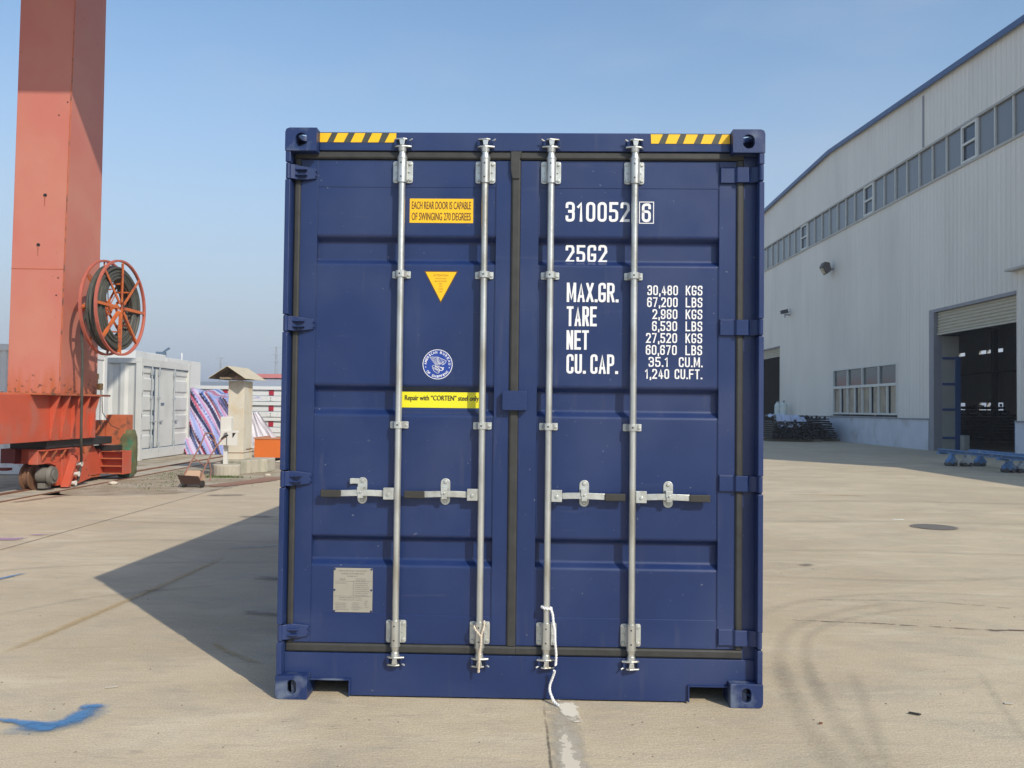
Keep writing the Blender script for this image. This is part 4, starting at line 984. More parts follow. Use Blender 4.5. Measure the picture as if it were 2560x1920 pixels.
for j in range(ny_):
    for i in range(nx_):
        x = 12.95+1.6*i/(nx_-1); y = 42.5+2.2*j/(ny_-1); z = 1.12+.14*math.sin(i*1.3+j)*.6+rnd.uniform(-.05, .06)+.12*(1-i/(nx_-1))
        if j == 0: z = .72+rnd.uniform(-.06, .10)
        if i == nx_-1: x += .1; z = .55
        vs.append((x, y-(.12 if j == 0 else 0), z))
mb.add(vs, [(j*nx_+i, j*nx_+i+1, (j+1)*nx_+i+1, (j+1)*nx_+i) for j in range(ny_-1) for i in range(nx_-1)])
tag(mb.build('plastic_sheet', M['plastic']), 'pale blue plastic sheet draped over the black steel stack', 'sheet')
mb = MB(); vs = []
for j in range(8):
    for i in range(6): vs.append((14.45+.35*i/5+.25*(1-j/7)+rnd.uniform(-.02, .02), 43.6+.10*math.sin(i*2.1), .06+.98*j/7))
mb.add(vs, [(j*6+i, j*6+i+1, (j+1)*6+i+1, (j+1)*6+i) for j in range(7) for i in range(5)])
tag(mb.build('plastic_sheet', M['plastic']), 'white plastic sheet hanging between the two black steel stacks', 'sheet')
M['gas'] = mat('pale_blue_cylinder', (.60, .69, .70), .5, var=.15, vscale=4, col2=(.70, .73, .66), thr=(.5, .6), cscale=3)
for i, (yy, lb) in enumerate(((52.6, 'left one of two pale blue gas cylinders against the warehouse wall'), (51.5, 'right one of two pale blue gas cylinders against the warehouse wall'))):
    mb = MB(); t = empty('gas_cylinder', (WX-.45, yy, 0), 0, lb, 'gas cylinder', 'gas cylinders by the warehouse')
    mb.cyl((0, 0, 0), (0, 0, 1.80), .20, 16); mb.cyl((0, 0, 1.80), (0, 0, 1.98), .20, 16, r1=.10); mb.build('tank', M['gas'], t)
    mb = MB(); mb.cyl((0, 0, 1.98), (0, 0, 2.08), .06, 10); mb.build('valve', M['jamb'], t)

steel_stack((24.0, 43.6, 0), 4.2, 2.2, 1.35, 8, 'dark heap of stored steel inside the open warehouse door')['group'] = 'steel stacks inside the warehouse'
steel_stack((25.6, 48.5, 0), 3.2, 2.2, 1.75, 9, 'taller dark stack of steel deeper inside the warehouse door')['group'] = 'steel stacks inside the warehouse'
mb = MB(); mb.box(17.45, 17.68, 33.7, 34.0, 0, .62); tag(mb.build('crate', mat('pale_grey_crate', (.34, .34, .31), .8), bevel=.02), 'pale grey crate beside the blue door post', 'crate')

# blue trolley beams on castors in front of the warehouse door
M['ltblue'] = mat('scuffed_blue_paint', (.10, .22, .42), .6, var=.15, vscale=8, col2=(.34, .40, .46), thr=(.55, .7), cscale=5)
M['palegrey'] = mat('pale_grey_castor', (.42, .45, .44), .6, var=.15, vscale=9)
t = empty('rail_trolley', (12.5, 22.4, 0), 0, 'low blue beam trolley on castors standing in the shade before the warehouse door', 'trolley')
mb = MB(); mb.box(-.16, .02, -3.6, 2.95, .355, .375); mb.box(-.085, -.055, -3.6, 2.95, .376, .425); mb.box(-.16, .02, -3.6, 2.95, .426, .445); mb.build('beam', M['ltblue'], t, bevel=.004)
mb = MB(); mb.box(.62, .80, -3.6, 2.7, .355, .445); mb.build('beam', M['ltblue'], t, bevel=.004)
mb = MB(); mb.box(-.2, .85, 2.72, 2.88, .30, .352); mb.box(-.2, .85, -.35, -.2, .30, .352); mb.build('cross_bar', M['ltblue'], t)
for x, y, m in ((-.16, 2.1, 'ltblue'), (.22, 2.0, 'palegrey'), (.66, 2.15, 'ltblue'), (.06, -.32, 'ltblue'), (.40, -.35, 'palegrey'), (.75, -.1, 'ltblue')):
    mb = MB(); mb.prism([(x-.13, .05), (x-.15, .14), (x-.05, .24), (x-.04, .35), (x+.05, .35), (x+.06, .24), (x+.15, .14), (x+.13, .05)], 'y', y-.09, y+.09); c = mb.build('castor', M[m], t, bevel=.01)
    for s in (-1, 1):
        mb = MB(); mb.cyl((x+s*.08-.02, y-.12, .055), (x+s*.08-.02, y+.12, .055), .055, 14); mb.build('wheel', M['inner'], c)

# ================================================================== GANTRY CRANE
def crane_red(name, col, col2, thr, rust=True):
    m = mat(name, col, .55, var=.06, vscale=2.5, col2=col2, thr=thr, cscale=2.2)
    return m
M['cr_leg'] = crane_red('faded_red_paint', (.50, .155, .105), (.52, .20, .13), (.45, .7))
M['cr_red'] = mat('orange_red_paint', (.50, .085, .040), .5, var=.08, vscale=3, col2=(.42, .13, .09), thr=(.5, .72), cscale=2.5)
M['cr_rust'] = mat('rusty_orange_paint', (.45, .115, .045), .65, var=.15, vscale=6, col2=(.16, .07, .04), thr=(.54, .66), cscale=7, bump=.2)
def rusty(name, base, rustc=(.16, .06, .03)):
    m = bpy.data.materials.new(name); m.use_nodes = True; t = m.node_tree; N = t.nodes; L = t.links
    b = N['Principled BSDF']; b.inputs['Roughness'].default_value = .55
    tc = N.new('ShaderNodeTexCoord'); sp = N.new('ShaderNodeSeparateXYZ'); L.new(tc.outputs['Object'], sp.inputs[0])
    n = N.new('ShaderNodeTexNoise'); n.inputs['Scale'].default_value = 11; n.inputs['Detail'].default_value = 9; n.inputs['Roughness'].default_value = .6; L.new(tc.outputs['Object'], n.inputs[0])
    n2 = N.new('ShaderNodeTexNoise'); n2.inputs['Scale'].default_value = 1.1; n2.inputs['Detail'].default_value = 4; L.new(tc.outputs['Object'], n2.inputs[0])
    g = N.new('ShaderNodeMapRange'); g.inputs['From Min'].default_value = 1.58; g.inputs['From Max'].default_value = 2.3; g.inputs['To Min'].default_value = .15; g.inputs['To Max'].default_value = 0; L.new(sp.outputs[2], g.inputs[0])
    a = N.new('ShaderNodeMath'); a.operation = 'ADD'; L.new(n.outputs[0], a.inputs[0]); L.new(g.outputs[0], a.inputs[1])
    r = N.new('ShaderNodeMapRange'); r.inputs['From Min'].default_value = .685; r.inputs['From Max'].default_value = .735; L.new(a.outputs[0], r.inputs[0])
    r2 = N.new('ShaderNodeMapRange'); r2.inputs['From Min'].default_value = .35; r2.inputs['From Max'].default_value = .7; L.new(n2.outputs[0], r2.inputs[0])
    m1 = N.new('ShaderNodeMix'); m1.data_type = 'RGBA'; m1.inputs[6].default_value = (*base, 1); m1.inputs[7].default_value = (base[0]*1.02, base[1]*1.32, base[2]*1.25, 1); L.new(r2.outputs[0], m1.inputs[0])
    m2 = N.new('ShaderNodeMix'); m2.data_type = 'RGBA'; m2.inputs[7].default_value = (*rustc, 1); L.new(m1.outputs[2], m2.inputs[6]); L.new(r.outputs[0], m2.inputs[0])
    g2 = N.new('ShaderNodeMapRange'); g2.inputs['From Min'].default_value = 1.63; g2.inputs['From Max'].default_value = 2.25; g2.inputs['To Min'].default_value = .62; g2.inputs['To Max'].default_value = .20; L.new(sp.outputs[2], g2.inputs[0])
    st_ = N.new('ShaderNodeMapping'); st_.inputs['Scale'].default_value = (9, 9, 1.1); L.new(tc.outputs['Object'], st_.inputs[0]); n4 = N.new('ShaderNodeTexNoise'); n4.inputs['Scale'].default_value = 1; n4.inputs['Detail'].default_value = 6; L.new(st_.outputs[0], n4.inputs[0])
    q4 = N.new('ShaderNodeMath'); q4.operation = 'MULTIPLY'; L.new(n4.outputs[0], q4.inputs[0]); L.new(g2.outputs[0], q4.inputs[1])
    r4 = N.new('ShaderNodeMapRange'); r4.inputs['From Min'].default_value = .16; r4.inputs['From Max'].default_value = .36; L.new(q4.outputs[0], r4.inputs[0])
    m4 = N.new('ShaderNodeMix'); m4.data_type = 'RGBA'; L.new(r4.outputs[0], m4.inputs[0]); L.new(m1.outputs[2], m4.inputs[6]); m4.inputs[7].default_value = (.44, .115, .04, 1)   # rust wash running down to the flange
    L.new(m4.outputs[2], m2.inputs[6])
    L.new(m2.outputs[2], b.inputs['Base Color']); return m
M['cr_leg'] = rusty('faded_red_paint_rusting', (.50, .155, .112))
CR = empty('gantry_crane', (-8.0, 15.0, 0), 0, 'weathered red gantry crane leg rising out of view over its rail bogie', 'crane')
def cpart(mb, name, m, parent=None, **k):
    o = mb.build(name, m, parent or CR, **k)
    if parent is None: o.location = (8.0, -15.0, 0)
    return o
# leg: box column with slightly inclined left edge
mb = MB(); z0, z1 = 1.63, 11.0
def xl(z): return -8.485-.009*(z-1.63)
def yn(z): return 14.90+.030*(z-1.63)
vs = []
for z in (z0, z1): vs += [(xl(z), yn(z), z), (-7.60, yn(z), z), (-7.60, 16.26, z), (xl(z), 16.26, z)]
mb.add(vs, [(0, 1, 2, 3), (7, 6, 5, 4), (0, 4, 5, 1), (1, 5, 6, 2), (2, 6, 7, 3), (3, 7, 4, 0)]); leg = cpart(mb, 'column', M['cr_leg'], bevel=.008)
mb = MB(); mb.box(-7.606, -7.592, 14.88, 14.905, 1.65, 8) if False else mb.tube([(-7.602, yn(z)-.001, z) for z in (1.64, 3, 5, 7, 9, 11)], .011, 6)
mb.tube([(xl(3.75)+.0, yn(3.75)-.001, 3.75), (-7.60, yn(3.75)-.001, 3.75)], .006, 6)
mb.build('weld_seam', M['cr_rust'], leg)
mb = MB()
for x, z in ((-7.98, 5.02), (-8.06, 4.16)):
    mb.cyl((x, yn(z)-.004, z), (x, yn(z)+.004, z), .032, 12)
for x, z in ((-7.66, 6.65), (-7.80, 6.42), (-7.70, 3.6), (-7.72, 3.3)): mb.cyl((x, yn(z)-.003, z), (x, yn(z)+.003, z), .014, 8)
mb.build_each('bolt_hole', M['dark'], leg)
mb = MB()
for x, z, l in ((-7.985, 5.0, .34), (-8.065, 4.14, .45)): mb.add([(x-.010, yn(z)-.0045, z), (x+.012, yn(z)-.0045, z), (x+.003, yn(z)-.006-.03*0, z-l), (x-.003, yn(z)-.006, z-l)], [(0, 1, 2, 3)])
mb.build_each('rust_streak', mat('rust_streak', (.34, .10, .055), .7), leg)
mb = MB(); mb.box(-8.55, -7.42, 14.0, 16.42, 1.595, 1.628); fl = cpart(mb, 'flange', M['cr_rust'], bevel=.004)
mb = MB()
for k in range(5):
    y = 14.98+.24*k; mb.cyl((-7.50, y, 1.629), (-7.50, y, 1.655), .022, 6)
for k in range(7): mb.cyl((-8.5+.14*k, 14.78, 1.629), (-8.5+.14*k, 14.78, 1.655), .022, 6)
mb.build_each('bolt', M['rust'], fl)
mb = MB(); mb.box(-8.40, -7.60, 6.0, 16.24, .84, 1.594); cpart(mb, 'sill_beam', M['cr_red'], bevel=.006)
for y in (14.62, 14.97, 15.32, 15.68, 16.02):
    mb = MB(); mb.prism([(-7.599, 1.5935), (-7.435, 1.5935), (-7.50, 1.35), (-7.58, .86), (-7.599, .86)], 'y', y-.012, y+.012); cpart(mb, 'gusset', M['cr_red'], bevel=.002)
# pivot and bogie
M['black'] = mat('plain_black', (.022, .020, .020), .6)
mb = MB(); mb.box(-8.3, -7.68, 14.7, 17.1, .70, .838); cpart(mb, 'pivot_block', M['black'], bevel=.01)
mb = MB()
mb.box(-8.30, -7.88, 14.80, 15.6, .44, .69); mb.box(-7.875, -7.72, 14.50, 15.40, .45, .67); mb.box(-7.80, -7.62, 14.50, 15.62, .672, .69)
mb.prism([(14.85, .4495), (15.50, .4495), (15.50, .12), (15.35, .055), (15.12, .055), (15.05, .40)], 'x', -7.80, -7.70); mb.prism([(15.42, .67), (15.9, .67), (15.62, .30), (15.52, .30)], 'x', -7.79, -7.68)
mb.prism([(15.8, .69), (16.6, .69), (16.9, .42), (16.9, .10), (15.76, .10), (15.76, .44)], 'x', -8.25, -7.80)
mb.box(-8.25, -7.82, 16.91, 17.55, .12, .60)
bg_ = cpart(mb, 'bogie_frame', M['cr_red'], bevel=.006)
mb = MB()
for y in (14.60, 14.90, 15.20): mb.prism([(-7.70, .668), (-7.60, .668), (-7.70, .50)], 'y', y-.012, y+.012)
mb.prism([(15.86, .69), (16.16, .69), (15.98, .46)], 'x', -7.66, -7.635); mb.box(-7.86, -7.80, 15.0, 16.9, .08, .12)
mb.build_each('stiffener', M['cr_rust'], bg_)
def wheel(y):
    mb = MB(); prof = [(-.080, .02), (-.080, .225), (-.052, .225), (-.042, .180), (.042, .180), (.052, .225), (.080, .225), (.080, .02)]; n = 30; vs = []
    for i in range(n):
        a = 2*PI*i/n
        for px, pr in prof: vs.append((-8.015+px, y+pr*math.cos(a), .227+pr*math.sin(a)))
    k = len(prof); mb.add(vs, [(i*k+j, i*k+j+1, ((i+1) % n)*k+j+1, ((i+1) % n)*k+j) for i in range(n) for j in range(k-1)])
    mb.cyl((-8.15, y, .227), (-7.86, y, .227), .07, 14)
    return cpart(mb, 'wheel', mat('rusty_wheel', (.20, .105, .06), .6, metal=.2, var=.25, vscale=8), bevel=.006)
wheel(14.84); wheel(17.0)
mb = MB(); mb.box(-8.2, -7.90, 14.95, 15.9, .06, .439); mb.box(-8.0, -7.60, 16.92, 17.45, .565, .655); mb.box(-8.22, -7.84, 15.6, 16.9, .10, .20); cpart(mb, 'gap_filler', M['black'])  # plain black boxes filling the gaps between the bogie parts
mb = MB(); mb.cyl((-7.855, 14.80, .26), (-7.66, 14.80, .26), .125, 24); mb.cyl((-7.6595, 14.80, .26), (-7.60, 14.80, .26), .155, 24, r1=.14); mb.cyl((-7.5995, 14.80, .26), (-7.575, 14.80, .26), .085, 20)
mb.box(-7.82, -7.70, 14.70, 14.90, .045, .13); cpart(mb, 'drive_motor', mat('grimy_grey_motor', (.15, .14, .12), .65, var=.2, vscale=9), smooth=True)
mb = MB(); mb.box(-8.40, -8.16, 14.62, 14.90, .46, .70); mb.box(-8.42, -8.2, 14.45, 14.62, .35, .39); cpart(mb, 'rail_sweep', mat('dark_red_box', (.16, .022, .018), .6))
# cable guide: two bolted plates with three white rollers
mb = MB(); mb.prism([(15.66, .555), (15.93, .555), (16.13, .11), (15.50, .03)], 'x', -7.632, -7.610); gd = cpart(mb, 'guide_plate', M['cr_red'], bevel=.003)
mb2 = MB()
for y, z in ((15.72, .45), (15.90, .45), (15.66, .30), (15.62, .15), (15.93, .28), (16.02, .17)): mb2.cyl((-7.6095, y, z), (-7.597, y, z), .013, 8)
mb2.build_each('bolt', M['rust'], gd)
mb = MB(); mb.prism([(15.44, .56), (15.50, .56), (15.22, .03), (15.13, .03)], 'x', -7.66, -7.53); mb.box(-7.70, -7.665, 15.2, 15.9, .05, .5); cpart(mb, 'guide_plate', M['cr_red'], bevel=.003)
for y, z in ((15.53, .405), (15.43, .235), (15.33, .085)):
    mb = MB(); pr = [(.0, .046), (.03, .038), (.07, .030), (.11, .038), (.14, .046)]
    for (a, ra), (b, rb) in zip(pr[:-1], pr[1:]): mb.cyl((-7.63+a, y, z), (-7.63+b, y, z), ra, 14, r1=rb)
    cpart(mb, 'guide_roller', mat('white_nylon', (.72, .68, .62), .5), smooth=True)
# slatted counterweight box, switch box, wrapped buffer
mb = MB(); X0, X1, Y0, Y1 = -7.93, -7.40, 16.95, 17.35
mb.box(X0, X1-.012, Y0+.12, Y1, .11, .555); mb.box(X1-.011, X1, Y0, Y1, .11, .555)
lb_ = cpart(mb, 'louvre_box', M['cr_red'], bevel=.003)
mb = MB()
for z in (.545, .405, .26, .12): mb.box(X0, X1-.012, Y0-.02, Y0+.1195, z, z+.018)
mb.build_each('louvre', M['cr_rust'], lb_)
mb = MB(); mb.box(-7.94, -7.56, 17.4, 17.75, .66, 1.25); mb.box(-8.2, -7.945, 17.3, 17.6, .66, 1.14); mb.prism([(-8.20, 1.1), (-8.17, 1.1), (-7.90, .64), (-7.97, .64)], 'y', 17.2, 17.24); cpart(mb, 'switch_box', M['cr_rust'], bevel=.006)
mb = MB(); rnd = random.Random(9); n = 20; rows_ = 13; vs = []
for j in range(rows_):
    z = .03+.92*j/(rows_-1); f = 1-.10*abs(j/(rows_-1)-.45)*2; f *= (.80 if j in (0, rows_-1) else 1)
    for i in range(n):
        a = 2*PI*i/n; ca, sa = math.cos(a), math.sin(a)
        rx = .19*f*(abs(ca)**.55)*(1 if ca > 0 else -1); ry = .17*f*(abs(sa)**.55)*(1 if sa > 0 else -1); k = 1+rnd.uniform(-.06, .06)
        vs.append((-7.59+rx*k, 17.55+ry*k, z+rnd.uniform(-.012, .012)))
mb.add(vs, [(j*n+i, j*n+(i+1) % n, (j+1)*n+(i+1) % n, (j+1)*n+i) for j in range(rows_-1) for i in range(n)]+[tuple(range(n)), tuple((rows_-1)*n+i for i in range(n))])
mt = mat('green_canvas', (.115, .12, .055), .9, var=.35, vscale=6, col2=(.035, .15, .085), thr=(.54, .66), cscale=4, bump=.8, bscale=9)
cpart(mb, 'buffer_cover', mt, smooth=True)
# amber lamp and thin wires beside the leg
mb = MB(); mb.box(-7.66, -7.56, 16.30, 16.42, 1.72, 1.84); mb.cyl((-7.66, 16.34, 1.92), (-7.66, 16.34, 2.02), .05, 12); mb.cyl((-7.66, 16.34, 1.845), (-7.66, 16.34, 1.919), .035, 12); cpart(mb, 'warning_lamp', mat('ochre_lamp', (.48, .30, .12), .5), bevel=.004)
mb = MB(); mb.tube([(-7.60, 16.45, 1.72), (-7.60, 16.5, 1.3), (-7.52, 16.7, 1.05), (-7.45, 16.9, .98)], .007, 6); mb.tube([(-7.62, 16.44, 1.72), (-7.63, 16.46, 1.2), (-7.62, 16.5, .95)], .006, 6); cpart(mb, 'wire', M['grip'])
# overhead girder on top of the leg: out of view, it shades the upper leg
mb = MB(); mb.box(-13.0, -2.9, 10.64, 15.7, 11.0, 12.3); cpart(mb, 'girder', M['cr_leg'])

# cable reel
RC = Vector((-6.985, 15.5, 3.155)); RT = rad(4.5)
axv = Vector((math.cos(RT), -math.sin(RT), 0)); tv = Vector((math.sin(RT), math.cos(RT), 0)); zv = Vector((0, 0, 1))
RM = Matrix(((axv.x, tv.x, 0, RC.x), (axv.y, tv.y, 0, RC.y), (0, 0, 1, RC.z), (0, 0, 0, 1)))
M['reel'] = mat('orange_reel_paint', (.56, .135, .030), .5, var=.12, vscale=9, col2=(.36, .09, .06), thr=(.52, .66), cscale=6)
M['reel2'] = mat('faded_reel_rim', (.44, .115, .075), .5, var=.12, vscale=9)
def rp(a, r, t): return RM @ Vector((a, r*math.cos(t), r*math.sin(t)))
mb = MB(); n = 20
for a in (-.10, .10):
    vs = [rp(a+da, r, 2*PI*i/n) for i in range(n) for da, r in ((-.012, .125), (.012, .125), (.012, .085), (-.012, .085))]
    mb.add(vs, [(4*i+k, 4*i+(k+1) % 4, 4*((i+1) % n)+(k+1) % 4, 4*((i+1) % n)+k) for i in range(n) for k in range(4)])
reel = cpart(mb, 'cable_reel', M['reel'])
reel.location = (8.0, -15.0, 0)
def rsub(mb, name, m, **k): return mb.build(name, m, reel, **k)
for a in (-.135, .135):
    n = 64; mb = MB(); vs = [rp(a+da, r, 2*PI*i/n) for i in range(n) for da, r in ((-.024, .842), (.024, .842), (.024, .812), (.016, .805), (-.024, .805))]
    k5 = 5; mb.add(vs, [(k5*i+k, k5*i+(k+1) % k5, k5*((i+1) % n)+(k+1) % k5, k5*((i+1) % n)+k) for i in range(n) for k in range(k5)])
    rsub(mb, 'rim', M['reel2'])
    for q in range(8):
        th = rad(92+45*q+(-3 if a > 0 else 4)); mb = MB()
        d = Vector((0, math.cos(th), math.sin(th))); s = Vector((0, -math.sin(th), math.cos(th)))
        def bx(r0, r1, w0, w1, a0, a1):
            vs = [RM @ (Vector((aa, 0, 0))+d*r+s*w) for r, w in ((r0, w0), (r1, w0*.9), (r1, w1*.9), (r0, w1)) for aa in (a0, a1)]
            mb.add(vs, [(0, 2, 4, 6), (7, 5, 3, 1), (0, 1, 3, 2), (2, 3, 5, 4), (4, 5, 7, 6), (6, 7, 1, 0)])
        bx(.10, .806, -.026, .026, a+(.008 if a > 0 else -.016), a+(.016 if a > 0 else -.008)); bx(.12, .79, -.026, -.018, a-(.030 if a > 0 else -.017), a+(.0075 if a > 0 else -.0+.031))
        rsub(mb, 'spoke', M['reel'])
mb = MB()
for q in range(8):
    th = rad(92+45*q); mb.cyl(rp(-.115, .42, th), rp(.115, .42, th), .014, 6)
mb.build_each('spacer_bar', M['reel'], reel)
M['cable'] = mat('grey_green_cable', (.062, .062, .050), .6, var=.25, vscale=10, bump=.2)
mb = MB(); rnd = random.Random(12)
for li, r in enumerate((.50, .56, .625, .69)):
    for ai, a in enumerate((-.085, -.03, .03, .085)):
        p1, p2 = rnd.uniform(0, 6), rnd.uniform(0, 6)
        pts = [rp(a+.012*math.sin(3*t+p1), r+.014*math.sin(2*t+p2)+(.03 if math.sin(t) < 0 else .015)*abs(math.sin(t)), t) for t in [2*PI*i/40 for i in range(40)]]
        mb.tube(pts, .034, 6, closed=True)
rsub(mb, 'cable_coil', M['cable'], smooth=True)
mb = MB(); mb.tube(smooth_path([rp(-.06, .69, rad(172)), rp(-.05, .70, rad(185)), (-7.23, 14.87, 2.75), (-7.25, 14.95, 2.3), (-7.27, 15.0, 1.75), (-7.29, 15.05, 1.4), (-7.32, 15.12, .9), (-7.40, 15.3, .62), (-7.50, 15.52, .44), (-7.54, 15.50, .10)]), .023, 8)
rsub(mb, 'hanging_cable', M['cable'], smooth=True)
mb = MB(); mb.cyl((-7.60, 15.56, 3.155), RM @ Vector((-.09, 0, 0)), .06, 14); rsub(mb, 'axle', M['reel'])

# ================================================================== BACKGROUND, LEFT
M['wcont'] = mat('white_container_paint', (.64, .65, .64), .5, var=.04, vscale=1.5, col2=(.57, .575, .565), thr=(.5, .75), cscale=1.2)
M['wpale'] = mat('pale_grey_container_paint', (.58, .59, .57), .5, var=.05, vscale=1.5, col2=(.50, .51, .49), thr=(.5, .75), cscale=1.2)
M['wline'] = mat('blue_grey_seal', (.10, .15, .21), .6)
M['wgal'] = mat('dull_galvanised', (.40, .44, .47), .5, metal=.3)
def white_container(loc, w, d, h, label, doors=True, pm=None):
    # w along x (end face, towards -y), d along y (door face, towards +x)
    pm = pm or M['wcont']
    t = empty('white_container', loc, 0, label, 'shipping container', 'white containers beyond the crane')
    mb = MB()
    for x in (-w+.0, -.14):
        for y in (0, d-.14): mb.box(x, x+.14, y, y+.14, .115, h-.115); 
    mb.box(-w+.141, -.141, .005, .12, h-.14, h-.005); mb.box(-w+.141, -.141, .005, .12, .01, .15); mb.box(-.12, -.006, .141, d-.141, h-.20, h-.006); mb.box(-.12, -.006, .141, d-.141, .02, .28)
    for x in (-w, -.16):
        for y in (0, d-.16):
            for z in (0, h-.114): mb.box(x-.004, x+.164, y-.004, y+.164, z, z+.114)
    fr = mb.build('frame', pm, t, bevel=.006)
    mb = MB(); k = max(2, int((w-.28)/.30)); per = (w-.28)/k; pts = []
    for i in range(k): a = -w+.14+i*per; pts += [(a, .03), (a+per*.25, .03), (a+per*.45, .075), (a+per*.8, .075)]
    pts.append((-.14, .03)); vs = []
    for x, y in pts: vs += [(x, y, .12), (x, y, h-.12)]
    mb.add(vs, [(2*i, 2*i+1, 2*i+3, 2*i+2) for i in range(len(pts)-1)]); mb.build('end_wall', pm, t)
    mb = MB(); mb.box(-w+.02, -.02, .02, d-.02, h-.06, h-.03); mb.build('roof', pm, t)
    if doors:
        mb = MB(); mb.box(-.045, -.030, .141, d-.141, h-.235, h-.205); mb.box(-.045, -.030, .141, d-.141, .285, .305); mb.box(-.044, -.0295, .94*d/3.5, .97*d/3.5, .306, h-.236)
        for z in (.55, 1.1, 1.65, 2.2): mb.box(-.005, .004, .06, .075, z, z+.12)
        mb.box(-.03, -.012, d-.10, d-.07, .45, 1.0); mb.box(-.03, -.012, d-.10, d-.07, 1.15, 1.7); mb.box(-.03, -.012, d-.10, d-.07, 1.8, 2.35); mb.build('door_seal', M['wline'], t)
        for a, b in ((.145, .935*d/3.5), (.975*d/3.5, 1.29*d/3.5), (1.31*d/3.5, 2.30*d/3.5), (2.32*d/3.5, d-.145)):
            mb = MB(); prof = [(.31, -.05)]
            if b-a > .5 and not (1.2 < a < 1.4):
                for z in (.62, 1.14, 1.66, 2.12): prof += [(z, -.05), (z+.04, -.085), (z+.13, -.085), (z+.17, -.05)]
            prof.append((h-.24, -.05)); vs = [(x, a, z) for z, x in prof]+[(x, b, z) for z, x in prof]; k = len(prof)
            mb.add(vs, [(i, i+1, i+1+k, i+k) for i in range(k-1)]); mb.build('door', pm, t)
        for y in (.73, 1.22, 2.30):
            y *= d/3.5; mb = MB(); mb.cyl((-.012, y, .18), (-.012, y, h-.12), .020, 8); r_ = mb.build('lock_rod', M['wgal'], t)
            mb = MB(); mb.box(-.03, .01, y-.03, y+.25, .98, 1.02); mb.box(-.03, .005, y-.05, y+.05, h-.42, h-.30); mb.box(-.03, .005, y-.05, y+.05, 1.6, 1.66); mb.box(-.03, .005, y-.05, y+.05, .34, .44); mb.build('handle', M['wgal'], r_)
        mb = MB(); mb.box(-.045, -.03, 1.42*d/3.5, 1.62*d/3.5, 1.44, 1.50); mb.build('door_handle', M['wline'], t)
    else:
        mb = MB(); mb.box(-.05, -.03, .14, d-.14, .02, h-.02); mb.build('side_wall', pm, t)
    return t
white_container((-9.50, 22.75, 0), 1.09, 3.52, 2.66, 'pale grey-white container with doors and three lock rods between crane and striped tarpaulin', True, M['wpale'])
white_container((-10.68, 23.4, 0), 6.0, 2.44, 2.60, 'white container mostly hidden behind the crane leg, beside the pale doors', False)
white_container((-9.28, 17.9, 0), 6.0, 2.44, 2.66, 'white container seen under the crane beam at the left edge', False)
# tarpaulin heap
def tarp_mat():
    m = bpy.data.materials.new('striped_tarpaulin'); m.use_nodes = True; t = m.node_tree; N = t.nodes; L = t.links
    b = N['Principled BSDF']; b.inputs['Roughness'].default_value = .38
    tc = N.new('ShaderNodeTexCoord'); sp = N.new('ShaderNodeSeparateXYZ'); L.new(tc.outputs['Object'], sp.inputs[0])
    ma = N.new('ShaderNodeMath'); ma.operation = 'MULTIPLY_ADD'; ma.inputs[1].default_value = .72; L.new(sp.outputs[2], ma.inputs[0]); L.new(sp.outputs[0], ma.inputs[2])
    mp = N.new('ShaderNodeCombineXYZ'); L.new(ma.outputs[0], mp.inputs[0]); L.new(sp.outputs[2], mp.inputs[2])
    ns = N.new('ShaderNodeTexNoise'); ns.inputs['Scale'].default_value = 1.5; ns.inputs['Detail'].default_value = 4; L.new(mp.outputs[0], ns.inputs[0])
    w = N.new('ShaderNodeTexWave'); w.wave_type = 'BANDS'; w.bands_direction = 'X'; w.wave_profile = 'SAW'; w.inputs['Scale'].default_value = .62; w.inputs['Distortion'].default_value = 1.5; w.inputs['Detail'].default_value = .4; w.inputs['Detail Scale'].default_value = 1.2
    L.new(mp.outputs[0], w.inputs[0])
    r = N.new('ShaderNodeValToRGB'); r.color_ramp.interpolation = 'LINEAR'; e = r.color_ramp.elements
    cols = [(0, (.34, .38, .58)), (.14, (.40, .44, .62)), (.17, (.05, .10, .34)), (.27, (.08, .15, .42)), (.30, (.46, .44, .58)), (.38, (.60, .58, .66)), (.41, (.42, .09, .15)), (.52, (.45, .13, .20)), (.56, (.42, .42, .60)), (.66, (.24, .30, .56)), (.78, (.36, .38, .60)), (.82, (.46, .20, .36)), (.92, (.52, .48, .62))]
    e[0].position, e[0].color = cols[0][0], (*cols[0][1], 1); e[1].position, e[1].color = cols[1][0], (*cols[1][1], 1)
    for p, c in cols[2:]: q = e.new(p); q.color = (*c, 1)
    L.new(w.outputs['Fac'], r.inputs[0]); L.new(r.outputs[0], b.inputs['Base Color'])
    return m
mb = MB(); nx_, nz_ = 60, 34; vs = []
def tarp_pt(u, v):
    x = -9.75+1.62*u; top = 1.92-.30*u+.05*math.sin(u*9); z = top*min(1, v*1.25) if v < .8 else top
    depth = 0 if v < .8 else (v-.8)*5*2.4
    q = (x+.72*z)*1.0; f = .10*math.sin(q*13)+.06*math.sin(q*29+1+z*2)+.05*math.sin(q*7-z*4)+.03*math.sin(q*51+z*3)
    foot = .50*(1-min(1, v*1.25))**2
    y = 26.35-foot+f*(1 if v < .85 else .2)+depth+.22*z
    z2 = max(.01, z+(.05*math.sin(u*23+v*31) if v > .7 else 0)+(.0 if v > .04 else 0))
    return (x, y, z2)
for j in range(nz_):
    for i in range(nx_): vs.append(tarp_pt(i/(nx_-1), j/(nz_-1)))
mb.add(vs, [(j*nx_+i, j*nx_+i+1, (j+1)*nx_+i+1, (j+1)*nx_+i) for j in range(nz_-1) for i in range(nx_-1)])
th_ = tag(mb.build('tarpaulin_heap', tarp_mat(), smooth=True), 'heap wrapped in red, white and blue striped tarpaulin beside the pale container doors', 'tarpaulin')
